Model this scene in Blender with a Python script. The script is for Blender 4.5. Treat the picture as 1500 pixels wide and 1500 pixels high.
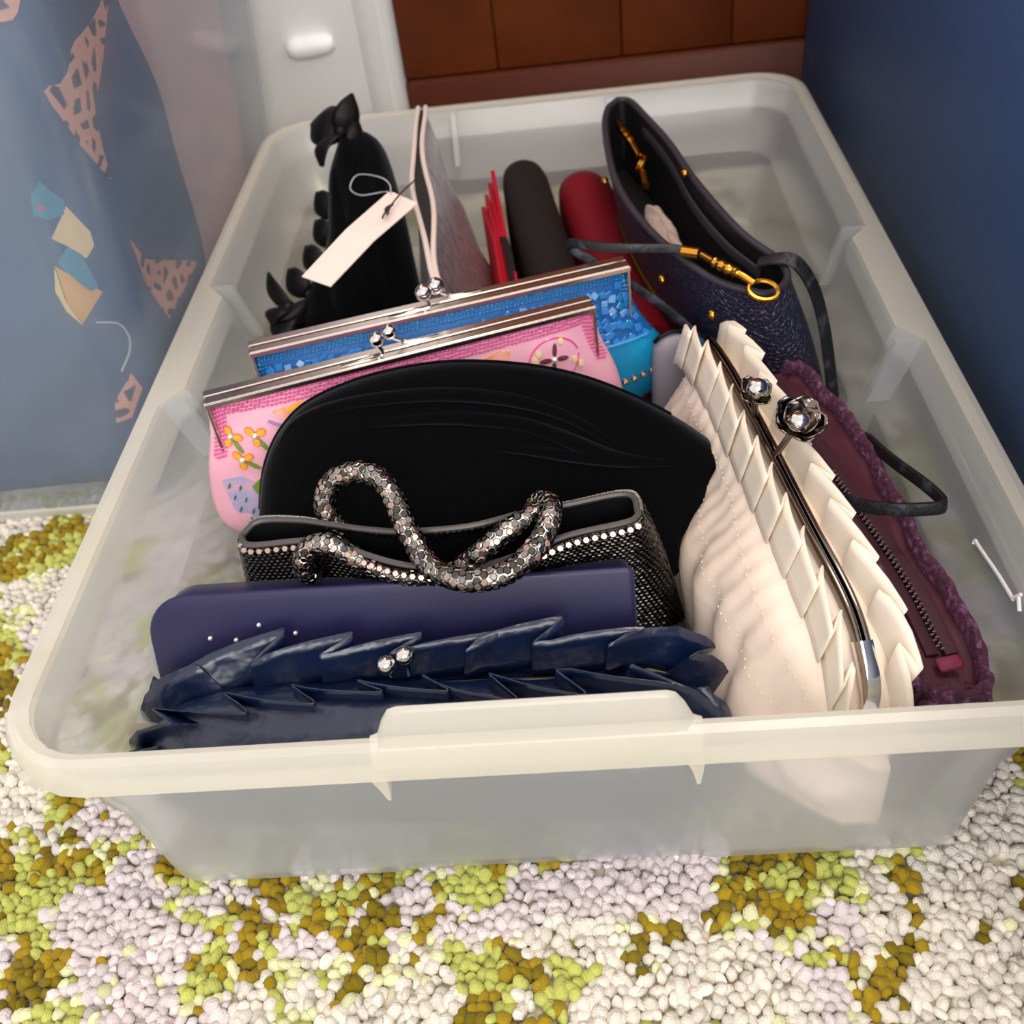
import bpy, bmesh, math, random
import numpy as np
from mathutils import Vector, Matrix
from mathutils.bvhtree import BVHTree

# ------------------------------------------------------------------ camera, world, light
for o in list(bpy.data.objects): bpy.data.objects.remove(o)
scene = bpy.context.scene
col = scene.collection
rng = np.random.default_rng(7)
random.seed(7)

CAM = np.array([0.03194, -0.24847, 0.48133])
YAW, PITCH, ROLL = -0.10699, 0.73950, -0.14700
fw = np.array([math.sin(YAW)*math.cos(PITCH), math.cos(YAW)*math.cos(PITCH), -math.sin(PITCH)])
rt = np.array([math.cos(YAW), -math.sin(YAW), 0.0]); upv = np.cross(rt, fw)
r2 = math.cos(ROLL)*rt + math.sin(ROLL)*upv; u2 = -math.sin(ROLL)*rt + math.cos(ROLL)*upv
cd = bpy.data.cameras.new('camera'); cam = bpy.data.objects.new('camera', cd); col.objects.link(cam)
cd.sensor_width = 36; cd.lens = 36.0; cd.clip_start = .01
cam.matrix_world = Matrix(((r2[0], u2[0], -fw[0], CAM[0]), (r2[1], u2[1], -fw[1], CAM[1]), (r2[2], u2[2], -fw[2], CAM[2]), (0, 0, 0, 1)))
cd.dof.use_dof = True; cd.dof.focus_distance = .50; cd.dof.aperture_fstop = 11.0
scene.camera = cam

world = bpy.data.worlds.new('world'); scene.world = world; world.use_nodes = True
bg = world.node_tree.nodes['Background']; bg.inputs[0].default_value = (1.0, .95, .91, 1); bg.inputs[1].default_value = 1.0

def area(name, loc, target, sx, sy, power, colr):
    l = bpy.data.lights.new(name, 'AREA'); l.shape = 'RECTANGLE'; l.size = sx; l.size_y = sy; l.energy = power; l.color = colr
    o = bpy.data.objects.new(name, l); col.objects.link(o); o.location = loc
    o.rotation_euler = (Vector(target)-Vector(loc)).to_track_quat('-Z', 'Y').to_euler()
    return o
area('window_daylight', (.25, -1.75, 1.45), (0, .15, .05), 1.5, 1.3, 28, (1.0, .97, .94))
area('ceiling_lamp', (.5, .2, 2.3), (0, .2, 0), .5, .5, 12, (1.0, .80, .62))
scene.view_settings.view_transform = 'Standard'; scene.view_settings.look = 'None'
scene.view_settings.gamma = 1; scene.view_settings.use_curve_mapping = False
scene.view_settings.exposure = 0.25

# ------------------------------------------------------------------ materials
def lin(h):
    h = h.lstrip('#'); c = [int(h[i:i+2], 16)/255 for i in (0, 2, 4)]
    return tuple((x/12.92 if x <= .04045 else ((x+.055)/1.055)**2.4) for x in c)+(1,)
MATS = {}
def mat(name, hexc, rough=.5, metal=0, sheen=0, bump=None, col2=None, coat=0, wave=None, aniso=0, spec=None, vor=None, sheen_tint=None):
    """bump=(scale,strength,dist)  col2=(hex,scale,lo,hi)  wave=(scale,strength,axis)  vor=(scale,strength)"""
    m = bpy.data.materials.new(name); m.use_nodes = True; nt = m.node_tree; N = nt.nodes; Lk = nt.links
    b = N['Principled BSDF']; b.inputs['Base Color'].default_value = lin(hexc); b.inputs['Roughness'].default_value = rough
    b.inputs['Metallic'].default_value = metal; b.inputs['Sheen Weight'].default_value = sheen
    if sheen: b.inputs['Sheen Roughness'].default_value = .45
    if sheen_tint: b.inputs['Sheen Tint'].default_value = lin(sheen_tint)
    b.inputs['Coat Weight'].default_value = coat; b.inputs['Anisotropic'].default_value = aniso
    if spec is not None: b.inputs['Specular IOR Level'].default_value = spec
    tc = N.new('ShaderNodeTexCoord')
    if col2:
        nz = N.new('ShaderNodeTexNoise'); nz.inputs['Scale'].default_value = col2[1]; nz.inputs['Detail'].default_value = 4
        rp = N.new('ShaderNodeValToRGB'); rp.color_ramp.elements[0].position = col2[2]; rp.color_ramp.elements[1].position = col2[3]
        rp.color_ramp.elements[0].color = lin(hexc); rp.color_ramp.elements[1].color = lin(col2[0])
        Lk.new(tc.outputs['Object'], nz.inputs['Vector']); Lk.new(nz.outputs['Fac'], rp.inputs['Fac']); Lk.new(rp.outputs['Color'], b.inputs['Base Color'])
    last = None
    def addbump(sock, st, dist):
        nonlocal last
        bp = N.new('ShaderNodeBump'); bp.inputs['Strength'].default_value = st; bp.inputs['Distance'].default_value = dist
        Lk.new(sock, bp.inputs['Height'])
        if last: Lk.new(last, bp.inputs['Normal'])
        last = bp.outputs['Normal']; Lk.new(last, b.inputs['Normal'])
    if bump:
        nz = N.new('ShaderNodeTexNoise'); nz.inputs['Scale'].default_value = bump[0]; nz.inputs['Detail'].default_value = 3
        Lk.new(tc.outputs['Object'], nz.inputs['Vector']); addbump(nz.outputs['Fac'], bump[1], bump[2])
    if wave:
        wv = N.new('ShaderNodeTexWave'); wv.bands_direction = wave[2]; wv.inputs['Scale'].default_value = wave[0]; wv.inputs['Distortion'].default_value = .4
        Lk.new(tc.outputs['Object'], wv.inputs['Vector']); addbump(wv.outputs['Fac'], wave[1], .0005)
    if vor:
        v = N.new('ShaderNodeTexVoronoi'); v.feature = 'DISTANCE_TO_EDGE'; v.inputs['Scale'].default_value = vor[0]
        Lk.new(tc.outputs['Object'], v.inputs['Vector'])
        cl = N.new('ShaderNodeMath'); cl.operation = 'MINIMUM'; cl.inputs[1].default_value = .18; Lk.new(v.outputs['Distance'], cl.inputs[0])
        addbump(cl.outputs[0], vor[1], .004)
    MATS[name] = m; return m

def plastic(name, tint, haze, rough, frost, gloss=.5):
    """milky polypropylene: part clear, part frosted refraction, part diffuse / translucent"""
    m = bpy.data.materials.new(name); m.use_nodes = True; nt = m.node_tree; N = nt.nodes; Lk = nt.links
    N.remove(N['Principled BSDF']); out = N['Material Output']
    tr = N.new('ShaderNodeBsdfTransparent'); tr.inputs[0].default_value = (.97, .975, .98, 1)
    df = N.new('ShaderNodeBsdfDiffuse'); df.inputs[0].default_value = lin(tint)
    tl = N.new('ShaderNodeBsdfTranslucent'); tl.inputs[0].default_value = lin(tint)
    gl = N.new('ShaderNodeBsdfGlossy'); gl.inputs['Roughness'].default_value = rough; gl.inputs[0].default_value = (1, 1, 1, 1)
    rf = N.new('ShaderNodeBsdfRefraction'); rf.inputs['IOR'].default_value = 1.03; rf.inputs['Roughness'].default_value = .55; rf.inputs[0].default_value = (.95, .96, .98, 1)
    m1 = N.new('ShaderNodeMixShader'); m1.inputs[0].default_value = .5; Lk.new(df.outputs[0], m1.inputs[1]); Lk.new(tl.outputs[0], m1.inputs[2])
    m0 = N.new('ShaderNodeMixShader'); m0.inputs[0].default_value = frost; Lk.new(tr.outputs[0], m0.inputs[1]); Lk.new(rf.outputs[0], m0.inputs[2])
    m2 = N.new('ShaderNodeMixShader'); m2.inputs[0].default_value = haze; Lk.new(m0.outputs[0], m2.inputs[1]); Lk.new(m1.outputs[0], m2.inputs[2])
    lw = N.new('ShaderNodeLayerWeight'); lw.inputs[0].default_value = .5
    pw = N.new('ShaderNodeMath'); pw.operation = 'POWER'; pw.inputs[1].default_value = 5; Lk.new(lw.outputs['Facing'], pw.inputs[0])
    fr = N.new('ShaderNodeMath'); fr.operation = 'MULTIPLY_ADD'; fr.inputs[1].default_value = gloss; fr.inputs[2].default_value = .03; Lk.new(pw.outputs[0], fr.inputs[0])
    m3 = N.new('ShaderNodeMixShader'); Lk.new(fr.outputs[0], m3.inputs[0]); Lk.new(m2.outputs[0], m3.inputs[1]); Lk.new(gl.outputs[0], m3.inputs[2])
    Lk.new(m3.outputs[0], out.inputs[0])
    MATS[name] = m; return m

plastic('bin_plastic', '#edf0f1', .27, .28, .50)
plastic('rim_plastic', '#f8f5ec', .62, .28, .15)
plastic('box_plastic', '#dbe4f0', .16, .15, .04, .3)
mat('wood', '#5e2a12', .42, bump=(60, .15, .002), col2=('#733717', 14, .3, .75), spec=.25)
mat('wood_rail', '#4c2213', .5, bump=(60, .15, .002), spec=.2)
mat('white_paint', '#f0f0f0', .45, bump=(40, .05, .002))
mat('blue_panel', '#25436f', .55, bump=(300, .05, .001))
mat('navy_satin', '#0a1a3a', .26, wave=(420, .04, 'DIAGONAL'), aniso=.3, bump=(38, .55, .006), spec=.75)
mat('indigo_satin', '#1b1845', .42, wave=(600, .06, 'Z'), sheen=.1)
mat('chrome', '#d8d4d0', .07, 1)
mat('silver_frame', '#ecdcd2', .24, 1, bump=(30, .06, .002))
mat('gunmetal', '#7a7069', .14, 1)
mat('hex_plate', '#57534f', .16, 1)
mat('rose_plate', '#b39c93', .22, 1)
mat('pewter_plate', '#8e8985', .2, 1)
mat('hex_link', '#c9c6c2', .25, 1, bump=(900, .5, .0006))
mat('grey_leather', '#4a4646', .4, bump=(300, .2, .001))
mat('black_lining', '#0f0f10', .5, bump=(200, .2, .001))
mat('black_velvet', '#030304', .95, sheen=1.0, bump=(500, .3, .0008), spec=.05, sheen_tint='#5c6168')
mat('black_satin', '#050506', .5, bump=(120, .2, .002), spec=.25)
mat('pink_satin', '#e9a9be', .45, bump=(60, .25, .004))
mat('pink_bead', '#e0539c', .22, coat=.6)
mat('pink_bead_light', '#f3a3cb', .18, coat=.8)
mat('blue_bead', '#1577b8', .2, coat=.6)
mat('teal_bead', '#4fa9d8', .18, coat=.8)
mat('blue_tile', '#2f7fd0', .22, coat=.6)
mat('blue_tile_pale', '#6ea4dd', .22, coat=.6)
mat('blue_cloth', '#1260a4', .5, bump=(200, .3, .002))
mat('cyan_satin', '#0b80b4', .34, bump=(50, .3, .004), col2=('#1698c6', 30, .4, .7))
mat('orange_thread', '#f0a52c', .5, bump=(900, .5, .0006))
mat('orange_rim', '#e07a2a', .5)
mat('peach_thread', '#f0a99a', .55, bump=(900, .4, .0006), col2=('#e88f55', 120, .45, .65))
mat('green_thread', '#6f8a2b', .55, bump=(900, .5, .0006))
mat('dark_green_thread', '#3f6a4c', .55)
mat('red_thread', '#c2263c', .45)
mat('lilac_thread', '#a9a3c9', .6, bump=(700, .4, .0008), col2=('#cfa3bd', 150, .45, .6))
mat('purple_thread', '#9a7ab0', .6)
mat('brown_sequin', '#6b2f38', .25, coat=.5)
mat('gold_sequin', '#e8d79a', .2, coat=.8)
mat('rhinestone', '#f2f0f4', .06, .6)
mat('rose_stone', '#c9a79c', .08, .85)
mat('silver_cloth', '#c9c6ce', .38, .75, bump=(160, .35, .0015), col2=('#a7a4ac', 140, .4, .65))
mat('white_piping', '#d8c7bf', .55)
mat('brown_fabric', '#1e1716', .8, spec=.2, bump=(600, .2, .0006))
mat('red_fabric', '#a80824', .6, spec=.25, bump=(500, .15, .0006))
mat('crimson_fabric', '#740618', .65, spec=.25, bump=(600, .2, .0006))
mat('snake_skin', '#161a33', .38, vor=(330, .9), col2=('#241b2f', 40, .4, .7))
mat('snake_rim', '#2b2530', .6, bump=(300, .3, .001))
mat('strap_leather', '#0c0d13', .5, bump=(200, .5, .002), col2=('#3c404c', 90, .55, .75))
mat('gold', '#d79a3a', .18, 1)
mat('lining_paper', '#a08c84', .8, bump=(80, .5, .004))
mat('ivory_satin', '#efe2d2', .5, bump=(40, .12, .004), sheen=.1)
mat('ivory_gather', '#ead7c8', .55, bump=(60, .2, .003))
mat('burgundy_velvet', '#3f1630', .75, sheen=.35, bump=(260, .9, .004), col2=('#84527a', 240, .50, .74), sheen_tint='#b06a92')
mat('burgundy_cloth', '#440c24', .65, bump=(400, .3, .0008))
mat('zip_tape', '#360a1e', .65)
mat('zip_teeth', '#a89088', .3, .9)
mat('magenta_cloth', '#741d42', .65, bump=(300, .4, .001))
mat('tag_card', '#eed9d0', .7)
mat('tag_thread', '#2d2524', .7)
mat('clear_thread', '#b9b9bb', .2)
mat('lilac_grey', '#8f8894', .5)
mat('scuff', '#e6e2e4', .6)
mat('blue_fabric', '#2f5a84', .8, bump=(120, .2, .003), col2=('#36496e', 8, .35, .7))
mat('pink_fabric', '#d2b3b3', .85, bump=(60, .3, .004), col2=('#b3a3ac', 9, .35, .7))
mat('print_teal', '#2e86a4', .7)
mat('print_cream', '#e2c795', .75)
mat('print_tan', '#d9a765', .75)
mat('print_pink', '#c8506a', .7)
mat('print_white', '#b9bcc2', .7)
def giraffe():
    m = mat('giraffe_print', '#e0a896', .8); nt = m.node_tree; N = nt.nodes; Lk = nt.links; b = N['Principled BSDF']
    tc = N.new('ShaderNodeTexCoord'); v = N.new('ShaderNodeTexVoronoi'); v.feature = 'DISTANCE_TO_EDGE'; v.inputs['Scale'].default_value = 72
    Lk.new(tc.outputs['Object'], v.inputs['Vector'])
    rp = N.new('ShaderNodeValToRGB'); rp.color_ramp.elements[0].position = .17; rp.color_ramp.elements[1].position = .24
    rp.color_ramp.elements[0].color = lin('#e3a794'); rp.color_ramp.elements[1].color = lin('#3b4560')
    Lk.new(v.outputs['Distance'], rp.inputs[0]); Lk.new(rp.outputs[0], b.inputs['Base Color'])
giraffe()
def carpet_mat():
    m = mat('carpet_loop', '#ffffff', .9, bump=(900, .7, .0016), sheen=.15, spec=.15); nt = m.node_tree
    a = nt.nodes.new('ShaderNodeAttribute'); a.attribute_name = 'yarn'
    nt.links.new(a.outputs['Color'], nt.nodes['Principled BSDF'].inputs['Base Color'])
carpet_mat()
mat('carpet_base', '#d9d4bd', .95, bump=(150, .6, .006), col2=('#8d8a3a', 22, .5, .62))

# ------------------------------------------------------------------ helpers
BASE = {}
def link(o, parent=None):
    col.objects.link(o)
    if parent is not None: o.parent = parent; BASE[o.name] = BASE[parent.name]
    else: BASE[o.name] = np.zeros(3)
    return o
def thing(name, label, cat, loc=(0, 0, 0), group=None):
    o = bpy.data.objects.new(name, None); col.objects.link(o); o.location = loc; o.empty_display_size = .02
    o['label'] = label; o['category'] = cat
    if group: o['group'] = group
    BASE[o.name] = np.array(loc, float); return o
def obj(name, verts, faces, m, parent=None, smooth=True, sharp=50, label=None, kind=None, solid=0):
    verts = np.asarray(verts, float)
    if parent is not None: verts = verts-BASE[parent.name]
    me = bpy.data.meshes.new(name); me.from_pydata(verts.tolist(), [], [list(map(int, f)) for f in faces]); me.materials.append(MATS[m])
    if smooth:
        me.polygons.foreach_set('use_smooth', [True]*len(me.polygons))
        if sharp: me.set_sharp_from_angle(angle=math.radians(sharp))
    me.update()
    o = bpy.data.objects.new(name, me); link(o, parent)
    if label: o['label'] = label
    if kind: o['kind'] = kind
    if solid:
        md = o.modifiers.new('thickness', 'SOLIDIFY'); md.thickness = solid; md.offset = 0
    return o
def merge(*ms):
    V = []; F = []; n = 0
    for v, f in ms:
        v = np.asarray(v); V.append(v); F += [[i+n for i in q] for q in f]; n += len(v)
    return np.concatenate(V), F
def grid(P, closed_u=False):
    """P (m,n,3) -> open grid, optionally closed along n"""
    m, n = P.shape[:2]; F = []
    for i in range(m-1):
        for j in range(n if closed_u else n-1):
            k = (j+1) % n; F.append((i*n+j, i*n+k, (i+1)*n+k, (i+1)*n+j))
    return P.reshape(-1, 3), F
def loft(rings, cap0=True, cap1=True):
    R = np.asarray(rings, float); v, F = grid(R, True); m, n = R.shape[:2]
    if cap0: F.append(tuple(range(n-1, -1, -1)))
    if cap1: F.append(tuple((m-1)*n+j for j in range(n)))
    return v, F
def cat(pts, n=60):
    """smooth Catmull-Rom resample"""
    P = np.asarray(pts, float)
    Q = np.vstack([2*P[0]-P[1], P, 2*P[-1]-P[-2]]); m = len(P)-1; out = []
    for s in np.linspace(0, m, n):
        i = min(int(s), m-1); t = s-i; a, b, c, d = Q[i:i+4]
        out.append(.5*((2*b)+(c-a)*t+(2*a-5*b+4*c-d)*t*t+(3*b-a-3*c+d)*t**3))
    return np.array(out)
def frames(P):
    T = np.gradient(P, axis=0); T /= np.linalg.norm(T, axis=1)[:, None]+1e-12
    n = np.cross(T[0], [0, 0, 1.]);
    if np.linalg.norm(n) < .1: n = np.cross(T[0], [0, 1., 0])
    n /= np.linalg.norm(n); Ns = [n]
    for i in range(1, len(P)):
        n = Ns[-1]-T[i]*(Ns[-1]@T[i]); n /= np.linalg.norm(n); Ns.append(n)
    Ns = np.array(Ns); return T, Ns, np.cross(T, Ns)
def tube(P, r, seg=8, flat=1.0, cap=True):
    P = np.asarray(P, float); r = np.broadcast_to(r, (len(P),)); T, A, B = frames(P)
    th = np.linspace(0, 2*math.pi, seg, endpoint=False)
    R = P[:, None]+r[:, None, None]*(A[:, None]*np.cos(th)[None, :, None]+flat*B[:, None]*np.sin(th)[None, :, None])
    return loft(R, cap, cap)
def strap(P, w, h, widedir=(0, 0, 1)):
    """flat rounded strap: wide side follows widedir"""
    P = np.asarray(P, float); T = np.gradient(P, axis=0); T /= np.linalg.norm(T, axis=1)[:, None]
    W = np.asarray(widedir, float); W = np.broadcast_to(W, P.shape); B = W-T*np.sum(W*T, 1)[:, None]; B /= np.linalg.norm(B, axis=1)[:, None]
    A = np.cross(T, B); th = np.linspace(0, 2*math.pi, 10, endpoint=False)
    c = np.sign(np.cos(th))*np.abs(np.cos(th))**.6; s = np.sign(np.sin(th))*np.abs(np.sin(th))**.6
    return loft(P[:, None]+w/2*B[:, None]*c[None, :, None]+h/2*A[:, None]*s[None, :, None])
def ball(c, r, seg=14, rings=9, sc=(1, 1, 1)):
    v = [(0, 0, 1.)]; F = []
    for i in range(1, rings):
        a = math.pi*i/rings
        for j in range(seg): b = 2*math.pi*j/seg; v.append((math.sin(a)*math.cos(b), math.sin(a)*math.sin(b), math.cos(a)))
    v.append((0, 0, -1.)); n = len(v)-1
    for j in range(seg): F.append((0, 1+j, 1+(j+1) % seg)); F.append((n, n-seg+(j+1) % seg, n-seg+j))
    for i in range(rings-2):
        for j in range(seg):
            a = 1+i*seg; F.append((a+j, a+seg+j, a+seg+(j+1) % seg, a+(j+1) % seg))
    return np.array(v)*r*np.array(sc)+np.asarray(c), F
def obox(c, ax, ay, az, bev=.0):
    """oriented box: centre and three half-axis vectors, chamfered by factor bev of the smallest axis"""
    c, ax, ay, az = (np.asarray(q, float) for q in (c, ax, ay, az)); rings = []
    la, lb, lc = (np.linalg.norm(q) for q in (ax, ay, az)); b = bev if bev else min(la, lb, lc)*.15
    def ring(z, ins):
        a = ax*(1-ins/la); d = ay*(1-ins/lb); ka = ax*(1-(ins+b)/la); kd = ay*(1-(ins+b)/lb); o = c+az*z
        return [o+a+kd, o+ka+d, o-ka+d, o-a+kd, o-a-kd, o-ka-d, o+ka-d, o+a-kd]
    rings = [ring(-1, b), ring(-1+b/lc, 0), ring(1-b/lc, 0), ring(1, b)]
    return loft(rings)
def box(x0, x1, y0, y1, z0, z1, bev=.002):
    return obox(((x0+x1)/2, (y0+y1)/2, (z0+z1)/2), ((x1-x0)/2, 0, 0), (0, (y1-y0)/2, 0), (0, 0, (z1-z0)/2), bev)
def nrm(v): v = np.asarray(v, float); return v/np.linalg.norm(v)
def interp(t, xs, ys): return np.interp(t, xs, ys)
_SI = {}; _S200 = np.linspace(0, 1, 200)
def smooth_interp(t, ys):
    k = tuple(ys)
    if k not in _SI: _SI[k] = cat(np.array([(y, 0, 0) for y in ys]), 200)[:, 0]
    return np.interp(t, _S200, _SI[k])
def pillow(outline, O, u, v, w, Tf, Tb, spine, n=110, rings=14, disp=None, pw=.5):
    """puffed cushion from a closed outline (plane u,v), shrinking toward a spine segment"""
    C = cat(list(outline)+[outline[0]], n+1)[:-1] if len(outline[0]) == 3 else cat([(a, b, 0) for a, b in list(outline)+[outline[0]]], n+1)[:-1]
    C = C[:, :2]; a, b = np.array(spine[0], float), np.array(spine[1], float)
    t = np.clip(((C-a)@(b-a))/((b-a)@(b-a)), 0, 1); S = a+t[:, None]*(b-a)
    O, u, v, w = (np.asarray(q, float) for q in (O, u, v, w)); out = []
    def layer(k, sg, T):
        g = k**1.35; p = C*(1-g)+S*g; h = T*(1-(1-k)**2)**pw
        if disp is not None: hh = h+np.array([disp(x, y, k, sg) for x, y in p])
        else: hh = np.full(len(p), h)
        return O+p[:, :1]*u+p[:, 1:]*v+sg*hh[:, None]*w
    ks = np.linspace(0, .985, rings)
    for k in ks[::-1]: out.append(layer(k, 1, Tf))
    for k in ks[1:]: out.append(layer(k, -1, Tb))
    return loft(out)
PLEAT = [(0, .42), (.25, .62), (.6, .82), (1.0, .98), (1.17, 1.05), (1.20, .98), (1.17, .90), (1.0, .62), (.80, .26), (.77, .20), (.80, .22)]
def ruffle(b, f, out, n, amp, flip=False, levels=5, jit=.15, curl=0.0):
    """knife-pleated frill between base curve b(t) and free edge f(t); out(t) is the outward direction"""
    T = []; Cc = []; PI = []
    for i in range(n):
        ja = 1+jit*rng.normal(); jt = jit*rng.normal()*.5; jh = rng.normal()
        for q, c in PLEAT:
            qq = q*(1+.25*jt) if .2 < q else q
            T.append((i, qq, q/1.2)); Cc.append(c*ja); PI.append(jh)
    T.append((n, 0, 0)); Cc.append(.3); PI.append(0)
    P = np.zeros((levels, len(T), 3))
    for l in range(levels):
        k = l/(levels-1)
        for j, (i, q, qf) in enumerate(T):
            kk = .45+.55*k; t = (i+q*kk+qf*(1-kk))/n
            if flip: t = 1-t
            t = min(max(t, 0), 1); B = b(t); Fp = f(t); o = out(t)
            P[l, j] = B+(Fp-B)*k*(1+.05*PI[j])+o*amp*Cc[j]*(.40+.60*k)+o*curl*k*k
    return grid(P)
def curve_fn(pts):
    C = cat(pts, 160); d = np.r_[0, np.cumsum(np.linalg.norm(np.diff(C, axis=0), axis=1))]; d /= d[-1]
    return lambda t: np.array([np.interp(t, d, C[:, k]) for k in range(3)])
def structure(o): o['kind'] = 'structure'; return o
def patch(poly, m, name, parent, to3, thick=.0006, kind=None):
    """flat-ish applique: polygon in surface parameters lifted by to3(a,b,offset)"""
    n = len(poly); c = np.mean(poly, 0); V = []; F = []
    rad = [1, .66, .33]
    for r in rad:
        for p in poly: q = c+(np.array(p)-c)*r; V.append(to3(q[0], q[1], thick))
    V.append(to3(c[0], c[1], thick*1.3))
    base = len(V)
    for p in poly: V.append(to3(p[0], p[1], -.0004))
    for k in range(2):
        for j in range(n): F.append((k*n+j, k*n+(j+1) % n, (k+1)*n+(j+1) % n, (k+1)*n+j))
    for j in range(n): F.append((2*n+j, 2*n+(j+1) % n, base-1)); F.append((base+j, base+(j+1) % n, (j+1) % n, j))
    return obj(name, V, F, m, parent, sharp=60, kind=kind)

# ------------------------------------------------------------------ setting
H = .12
fl = obj('floor', [(-2.2, -2.2, -.006), (2.2, -2.2, -.006), (2.2, 1.2, -.006), (-2.2, 1.2, -.006), (-2.2, -2.2, -.05), (2.2, -2.2, -.05), (2.2, 1.2, -.05), (-2.2, 1.2, -.05)],
         [(0, 1, 2, 3), (7, 6, 5, 4), (0, 4, 5, 1), (1, 5, 6, 2), (2, 6, 7, 3), (3, 7, 4, 0)], 'carpet_base', smooth=False)
structure(fl)

def carpet():
    # one low-poly yarn knot, repeated with its own size, tilt and colour
    bm = bmesh.new(); bmesh.ops.create_icosphere(bm, subdivisions=2, radius=1); bm.verts.ensure_lookup_table()
    bv = np.array([v.co[:] for v in bm.verts]); bf = np.array([[v.index for v in f.verts] for f in bm.faces]); bm.free()
    sp = .0054; pts = []
    def keep(x, y):
        if y < .075: return -.52 < x < .42
        if y < .34: return -.56 < x < -.17 or .17 < x < .3
        return False
    for j, y in enumerate(np.arange(-.13, .34, sp*.9)):
        for i, x in enumerate(np.arange(-.56, .42, sp)):
            xx = x+(j % 2)*sp*.5+rng.normal()*.0009; yy = y+rng.normal()*.0009
            if keep(xx, yy): pts.append((xx, yy))
    pts = np.array(pts); n = len(pts)
    def vnoise(p, s, seed):
        g = np.random.default_rng(seed).random((128, 128)); q = p/s+40; i = np.floor(q).astype(int); t = q-i; t = t*t*(3-2*t)
        a = g[i[:, 0] % 128, i[:, 1] % 128]; b = g[(i[:, 0]+1) % 128, i[:, 1] % 128]; c = g[i[:, 0] % 128, (i[:, 1]+1) % 128]; d = g[(i[:, 0]+1) % 128, (i[:, 1]+1) % 128]
        return (a*(1-t[:, 0])+b*t[:, 0])*(1-t[:, 1])+(c*(1-t[:, 0])+d*t[:, 0])*t[:, 1]
    wp = pts+np.stack([vnoise(pts, .018, 41)-.5, vnoise(pts, .018, 42)-.5], 1)*.03
    big = vnoise(wp@np.array([[.9, .43], [-.43, .9]]), .050, 3)*.45+vnoise(wp, .024, 5)*.35+vnoise(wp, .011, 6)*.20+rng.normal(size=n)*.03
    big = big+.075*np.clip((pts[:, 0]-.02)/.12, 0, 1)*(pts[:, 1] < .2)+.02*(pts[:, 0] < -.25)-.03*np.exp(-((pts[:, 0]+.10)/.09)**2)
    sel = vnoise(wp*np.array([1, .7]), .026, 11)*.65+vnoise(pts, .011, 12)*.35+rng.normal(size=n)*.05
    dash = vnoise(pts*np.array([1, .35]), .012, 21)
    cream = np.array(lin('#ded8cc')[:3]); lilac = np.array(lin('#d8cdce')[:3]); lime = np.array(lin('#b9bd62')[:3]); pale = np.array(lin('#dbdcae')[:3]); olive = np.array(lin('#9a821a')[:3]); dolive = np.array(lin('#7d6c12')[:3])
    C = np.where((vnoise(pts, .06, 31) > .5)[:, None], cream, lilac)
    C = np.where((big > .505)[:, None], pale, C)
    C = np.where((big > .532)[:, None], lime, C)
    C = np.where(((big > .522) & (sel > .52))[:, None], olive, C)
    C = np.where(((big > .40) & (dash > .90))[:, None], olive, C)
    C = np.where(((big > .522) & (sel > .66))[:, None], dolive, C)
    C = C*(1+.09*rng.normal(size=(n, 1)))
    S = np.stack([.0033*(1+.16*rng.normal(size=n)), .0038*(1+.18*rng.normal(size=n)), .0042*(1+.12*rng.normal(size=n))], 1)
    a = rng.random(n)*6.28; ca, sa = np.cos(a), np.sin(a)
    V = bv[None]*S[:, None]; lump = 1+.16*np.sin(bv[None, :, 2]*9+a[:, None]*3)*np.cos(bv[None, :, 0]*5+a[:, None]); V = V*lump[..., None]
    X = V[..., 0]*ca[:, None]-V[..., 1]*sa[:, None]; Yv = V[..., 0]*sa[:, None]+V[..., 1]*ca[:, None]
    tilt = rng.normal(size=(n, 2))*.25
    X = X+V[..., 2]*tilt[:, :1]; Yv = Yv+V[..., 2]*tilt[:, 1:]
    hz = -.0042+rng.normal(size=n)*.0009
    V = np.stack([X+pts[:, :1], Yv+pts[:, 1:], V[..., 2]+hz[:, None]], -1).reshape(-1, 3)
    F = (bf[None]+(np.arange(n)*len(bv))[:, None, None]).reshape(-1, 3)
    me = bpy.data.meshes.new('carpet_pile'); me.vertices.add(len(V)); me.vertices.foreach_set('co', V.ravel())
    me.loops.add(F.size); me.loops.foreach_set('vertex_index', F.ravel()); me.polygons.add(len(F)); me.polygons.foreach_set('loop_start', np.arange(0, F.size, 3))
    me.update(); me.polygons.foreach_set('use_smooth', np.ones(len(F), bool))
    at = me.color_attributes.new('yarn', 'FLOAT_COLOR', 'POINT')
    cc = np.repeat(np.c_[np.clip(C, 0, 1), np.ones(n)], len(bv), 0); at.data.foreach_set('color', cc.ravel())
    me.materials.append(MATS['carpet_loop']); me.validate()
    o = bpy.data.objects.new('carpet_pile', me); link(o); o['kind'] = 'stuff'
    o['label'] = 'looped carpet pile in cream, lime and olive on the floor'; o['category'] = 'carpet'
carpet()

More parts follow.
